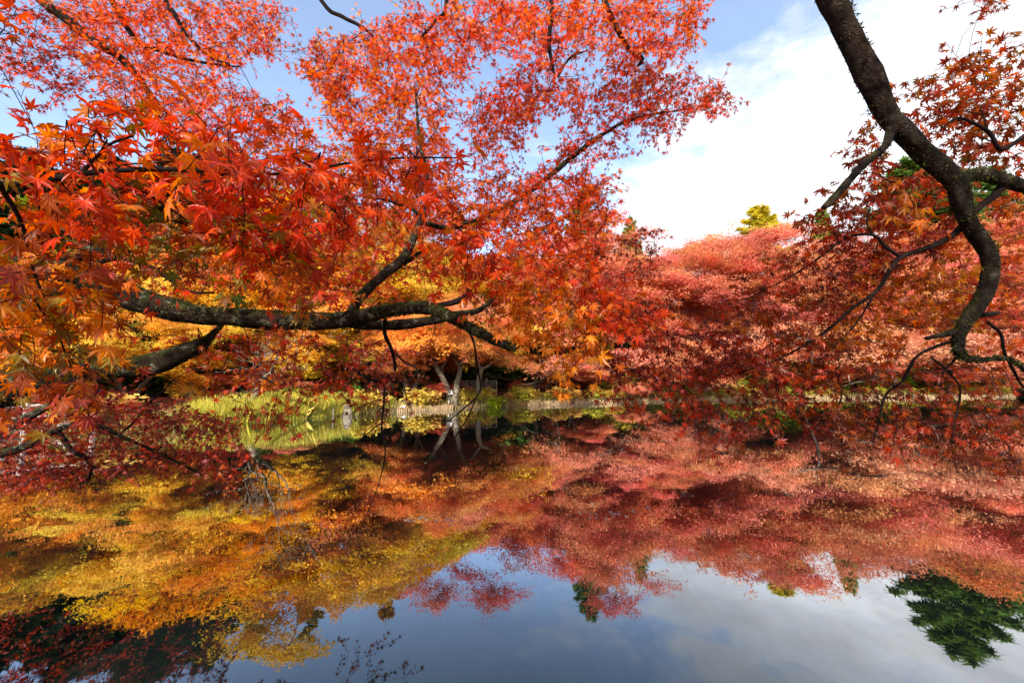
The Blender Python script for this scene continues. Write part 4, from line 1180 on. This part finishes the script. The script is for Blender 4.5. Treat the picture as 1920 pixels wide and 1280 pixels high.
# bare pale trees
def bare_tree(name, px, D, height, seed, label, gens=5):
    global R
    keep, R = R, np.random.default_rng(seed)
    x, y, z = spot(px, D)
    root = empty(name, (x, y, z), label, 'tree')
    w, pads = Acc(), []
    grow(w, np.array([0.0, 0.0, -0.2]), unit(np.array([0.06, 0.0, 1.0])), height * 0.30, height * 0.034, 0, gens, pads, -0.035, 0.62, 6, 0.22, 0.004, 1.0)
    zmax = max(q[2] for q, _ in pads)
    k = height / zmax
    w.v = [v_ * k + np.array([x, y, z]) for v_ in w.v]
    w.build('trunk', M_PALE, root, True)
    R = keep


bare_tree('bare_tree', 497, 17.3, 4.6, 61, 'bare pale crooked tree at the end of the reed bed')

# stump, pole, stones
x, y, z = spot(655, 18.6)
o = empty('tree_stump', (x, y, z), 'pale split stump standing at the right end of the reeds', 'stump')
a = Acc()
zz_ = np.linspace(-0.1, 1.35, 9)
a.tube(np.stack([x + 0.05 * np.sin(zz_ * 2), y + 0 * zz_, z + zz_], 1), np.interp(zz_, [-0.1, 0.2, 0.9, 1.35], [0.30, 0.22, 0.19, 0.14]), 12, rough=0.35)
a.build('trunk', M_PALE, o, True)
a = Acc()
a.tube(np.array([[x + 0.18, y - 0.05, z + 0.1], [x + 0.30, y - 0.05, z + 0.6], [x + 0.50, y, z + 0.95]]), [0.05, 0.04, 0.02], 6)
a.build('branch', M_PALE, o, True)
x, y, z = spot(629, 17.8)
a = Acc()
a.tube(np.array([[x, y, z - 0.2], [x + 0.01, y, z + 0.6], [x, y, z + 1.25]]), [0.035, 0.033, 0.03], 8)
tag(a.build('wooden_pole', M_PALE), 'thin pale pole standing in the reeds left of the stump', 'pole')


def stone(name, px, back, s, label, m):
    x, y, z, rz = on_shore(px, back)
    a = Acc()
    prof = [(0.02, -0.3), (0.55, -0.25), (0.62, 0.1), (0.50, 0.42), (0.22, 0.5)]
    vs0 = len(a.v)
    a.lathe([(r * s, zz * s) for r, zz in prof], (x, y, z + 0.15 * s), 9)
    a.v = [v_ + R.normal(size=v_.shape) * 0.03 * s for v_ in a.v[:1]] + a.v[1:]
    tag(a.build(name, m, None), label, 'stone')


stone('white_stone', 755, 0.10, 0.30, 'white stone on the water edge left of the stake fence', M_WHITE)
stone('pale_stone', 112, 0.15, 0.26, 'left one of two pale stones by the rail fence', M_WHITE)
stone('pale_stone', 128, 0.20, 0.30, 'right one of two pale stones by the rail fence', M_WHITE)

# reeds
a = Acc()
N = 14000
px = 340 + (668 - 340) * R.random(N) ** 0.8
back = -0.15 + 1.5 * R.random(N) ** 1.3
Q = np.array([on_shore(p_, b_)[:3] for p_, b_ in zip(px, back)])
Q[:, 2] = np.maximum(Q[:, 2] - 0.05, -0.1)
hgt = (0.55 + 0.75 * R.random(N)) * np.interp(px, [330, 420, 560, 655], [0.5, 0.8, 1.0, 0.85])
lean = R.normal(size=(N, 2)) * 0.17
w_ = 0.0035 + 0.004 * R.random(N)
ang = R.random(N) * 6.28
sx = np.stack([np.cos(ang), np.sin(ang), 0 * ang], 1) * w_[:, None]
md = Q + np.stack([lean[:, 0] * hgt * 0.35, lean[:, 1] * hgt * 0.35, hgt * 0.55], 1)
tp = Q + np.stack([lean[:, 0] * hgt * 1.3, lean[:, 1] * hgt * 1.3, hgt * (1 - 0.3 * np.abs(lean[:, 0]))], 1)
v = np.stack([Q - sx, Q + sx, md + sx * 0.9, tp, md - sx * 0.9], 1)
f_ = R.random((N, 1))
c = np.array([0.42, 0.46, 0.04]) * (1 - f_) + np.array([0.70, 0.52, 0.10]) * f_
a.addq(v.reshape(-1, 3), np.arange(N * 5).reshape(-1, 5), np.repeat(c, 5, 0))
o = a.build('reeds', M_REED)
o['kind'] = 'stuff'
o['label'] = 'bed of yellow-green reeds at the left water edge'
# dry grass along the rest of the bank
a = Acc()
N = 15000
px = np.concatenate([20 + 320 * R.random(N // 3), 655 + 1290 * R.random(N - N // 3)])
back = -0.16 + 1.5 * R.random(N) ** 1.5
Q = np.array([on_shore(min(p_, 1898), b_)[:3] for p_, b_ in zip(px, back)])
hgt = 0.12 + 0.42 * R.random(N) ** 2
lean = R.normal(size=(N, 2)) * 0.4
ang = R.random(N) * 6.28
sx = np.stack([np.cos(ang), np.sin(ang), 0 * ang], 1) * 0.012
tp = Q + np.stack([lean[:, 0] * hgt, lean[:, 1] * hgt, hgt], 1)
f_ = R.random((N, 1))
c = np.array([0.30, 0.32, 0.06]) * (1 - f_) + np.array([0.60, 0.42, 0.14]) * f_
a.addq(np.stack([Q - sx, Q + sx, tp], 1).reshape(-1, 3), np.arange(N * 3).reshape(-1, 3), np.repeat(c, 3, 0))
o = a.build('grass', M_REED)
o['kind'] = 'stuff'
o['label'] = 'dry yellow grass along the bank'


# stake fences at the waterline
def stake_fence(px0, px1, label):
    x0, y0, z0, _ = on_shore(px0, 0.0)
    root = empty('stake_fence', (x0, y0, 0.0), label, 'fence', 'stake fences along the waterline')
    sl_, rl = Acc(), Acc()
    pts = []
    pxs = np.linspace(px0, px1, 60)
    P = np.array([on_shore(p_, -0.12)[:2] for p_ in pxs])
    seg = np.concatenate([[0], np.cumsum(np.hypot(*np.diff(P, axis=0).T))])
    n = int(seg[-1] / 0.095)
    for s_ in np.linspace(0, seg[-1], n):
        x = np.interp(s_, seg, P[:, 0]); y = np.interp(s_, seg, P[:, 1])
        h = 0.25 + 0.05 * R.normal()
        sl_.lathe([(0.042, -0.5), (0.042, h - 0.015), (0.030, h)], (x + R.normal() * 0.008, y + R.normal() * 0.008, 0), 6)
    k = np.linspace(0, seg[-1], max(4, int(seg[-1] / 0.8)))
    line = np.stack([np.interp(k, seg, P[:, 0]), np.interp(k, seg, P[:, 1]) + 0.09, np.full(len(k), 0.2)], 1)
    rl.tube(line, 0.035, 6)
    sl_.build('slats', M_STAKE, root)
    rl.build('rail', M_STAKE, root)


stake_fence(742, 842, 'short stake fence holding the bank left of the stone lantern')
stake_fence(985, 1120, 'stake fence at the waterline below the low pink maple')
stake_fence(1122, 1390, 'stake fence at the waterline below the olive bush and mauve maple')
stake_fence(1430, 1905, 'long stake fence along the right far waterline')

# dark screen fence
x0, y0, z0, rz = on_shore(908, 3.4)
root = empty('screen_fence', (x0, y0, z0), 'dark brown screen fence with pale posts beside the leaning trunk', 'fence')
P0, P1 = np.array([x0, y0]), np.array([x0 + 2.75, y0 + 0.5])
a = Acc()
cx, cy = (P0 + P1) / 2
ln = np.linalg.norm(P1 - P0)
rzz = math.atan2(P1[1] - P0[1], P1[0] - P0[0])
a.box((cx, cy, z0 + 0.62), (ln, 0.03, 1.24), rzz)
a.build('panel', M_NET, root)
for k in range(5):
    p_ = P0 + (P1 - P0) * k / 4 + np.array([0.02, -0.06])
    b = Acc()
    b.tube(np.array([[p_[0], p_[1], z0 - 0.2], [p_[0], p_[1], z0 + 1.30]]), 0.022, 6)
    b.build('post', M_RAIL, root)
b = Acc()
tt = np.linspace(0, 1, 9)
b.tube(np.stack([P0[0] + (P1[0] - P0[0]) * tt, P0[1] + (P1[1] - P0[1]) * tt - 0.06, z0 + 1.31 - 0.05 * np.sin(tt * math.pi * 4) ** 2], 1), 0.016, 6)
b.build('rail', M_RAIL, root)
x, y, z, _ = on_shore(944, 3.0)
a = Acc()
a.tube(np.array([[x, y, z - 0.2], [x - 0.02, y, z + 0.7], [x + 0.02, y, z + 1.25], [x, y, z + 1.55]]), [0.13, 0.10, 0.09, 0.07], 9, rough=0.15)
tag(a.build('wooden_post', M_PALE, None, True), 'thick pale trunk post in front of the screen fence', 'post')

# stone lantern
x, y, z, _ = on_shore(851, 0.55)
z = max(z, 0.2)
root = empty('stone_lantern', (x, y, z), 'small white stone lantern with a broad cap beside the twin pale trunks', 'lantern')
K = 0.95
for k in range(4):
    an = math.pi / 4 + k * math.pi / 2
    a = Acc()
    a.tube(np.array([[x + 0.24 * K * math.cos(an), y + 0.24 * K * math.sin(an), z - 0.05], [x + 0.21 * K * math.cos(an), y + 0.21 * K * math.sin(an), z + 0.16 * K], [x + 0.11 * K * math.cos(an), y + 0.11 * K * math.sin(an), z + 0.27 * K]]), [0.055, 0.06, 0.07], 7)
    a.build('leg', M_STONE, root, True)
a = Acc(); a.lathe([(0.13 * K, 0.25 * K), (0.25 * K, 0.30 * K), (0.25 * K, 0.35 * K), (0.15 * K, 0.37 * K)], (x, y, z), 12); a.build('platform', M_STONE, root)
a = Acc(); a.lathe([(0.13 * K, 0.365 * K), (0.14 * K, 0.45 * K), (0.13 * K, 0.55 * K)], (x, y, z), 6); fb = a.build('fire_box', M_STONE, root)
for k in range(3):
    an = -math.pi / 2 + (k - 1) * math.pi / 3
    b = Acc(); b.box((x + 0.122 * K * math.cos(an), y + 0.122 * K * math.sin(an), z + 0.455 * K), (0.09 * K, 0.012, 0.10 * K), an + math.pi / 2); w_o = b.build('window', M_NET, root); w_o.parent = fb; w_o.location = (0, 0, 0)
a = Acc(); a.lathe([(0.10 * K, 0.545 * K), (0.33 * K, 0.56 * K), (0.34 * K, 0.60 * K), (0.20 * K, 0.68 * K), (0.06 * K, 0.73 * K)], (x, y, z), 12); a.build('roof', M_STONE, root, False)
a = Acc(); a.lathe([(0.04 * K, 0.73 * K), (0.07 * K, 0.78 * K), (0.05 * K, 0.83 * K), (0.01 * K, 0.87 * K)], (x, y, z), 9); a.build('finial', M_STONE, root, True)

# rail fence at the left edge
A_, B_ = np.array([-17.4, 9.0]), np.array([-13.4, 12.95])
root = empty('rail_fence', (A_[0], A_[1], 0.2), 'weathered two-rail wooden fence on the left bank', 'fence')
npost = 5
P = [A_ + (B_ - A_) * k / (npost - 1) for k in range(npost)]
gz = [float(ground_z(np.array(p_[0]), np.array(p_[1]))) for p_ in P]
for p_, z_ in zip(P, gz):
    z_ = max(z_, 0.2)
    a = Acc(); a.lathe([(0.075, -0.4), (0.075, 0.86), (0.055, 0.90)], (p_[0], p_[1], z_), 9); a.build('post', M_RAIL, root)
for hh in (0.38, 0.72):
    a = Acc(); a.tube(np.array([[p_[0], p_[1] - 0.02, max(z_, 0.2) + hh] for p_, z_ in zip(P, gz)]), 0.045, 8); a.build('rail', M_RAIL, root)

# white frame behind the fence
x, y, z = spot(60, 19)
z = 1.7 + 19 * (711 - 762) / 747.0 * -1 - 1.0
z = float(ground_z(np.array(x), np.array(19.0)))
root = empty('white_railing', (x, y, z), 'small white railing on the bank behind the rail fence', 'railing')
for dx in (-0.42, 0.42):
    a = Acc(); a.box((x + dx, y, z + 0.45), (0.10, 0.08, 1.0)); a.build('post', M_WHITE, root)
for hh in (0.55, 0.80):
    a = Acc(); a.box((x, y - 0.005, z + hh), (0.74, 0.05, 0.09)); a.build('rail', M_WHITE, root)

# fallen leaves afloat
a = Acc()
put_leaves(a, 2, np.zeros((1, 3)), np.array([[0, 1.0, 0]]), np.array([[0, 0, 1.0]]), np.array([0.038]), np.array([[0.55, 0.42, 0.34]]), np.array([-0.12]))
proto = tag(a.build('floating_leaf', M_LEAF), 'pale fallen leaf floating on the pond', 'leaf', 'fallen leaves floating on the pond')
spots = []
for cx, cy, n, sx_, sy_ in [(1210, 826, 40, 40, 4), (1100, 800, 26, 70, 14), (1270, 820, 26, 60, 10), (1400, 855, 10, 120, 20), (800, 975, 12, 25, 4), (1150, 965, 14, 40, 8), (900, 900, 8, 160, 40), (1560, 905, 16, 160, 30)]:
    for _ in range(n):
        spots.append((cx + R.normal() * sx_, cy + R.normal() * sy_))
for i, (px_, py_) in enumerate(spots):
    q = on_water(px_, max(py_, 775))
    o = proto if i == 0 else proto.copy()
    if i:
        COL.objects.link(o)
    o.location = (q[0], q[1], 0.006)
    o.rotation_euler = (0, 0, R.random() * 6.28)
    k = 0.8 + 0.6 * R.random()
    o.scale = (k, k, k)
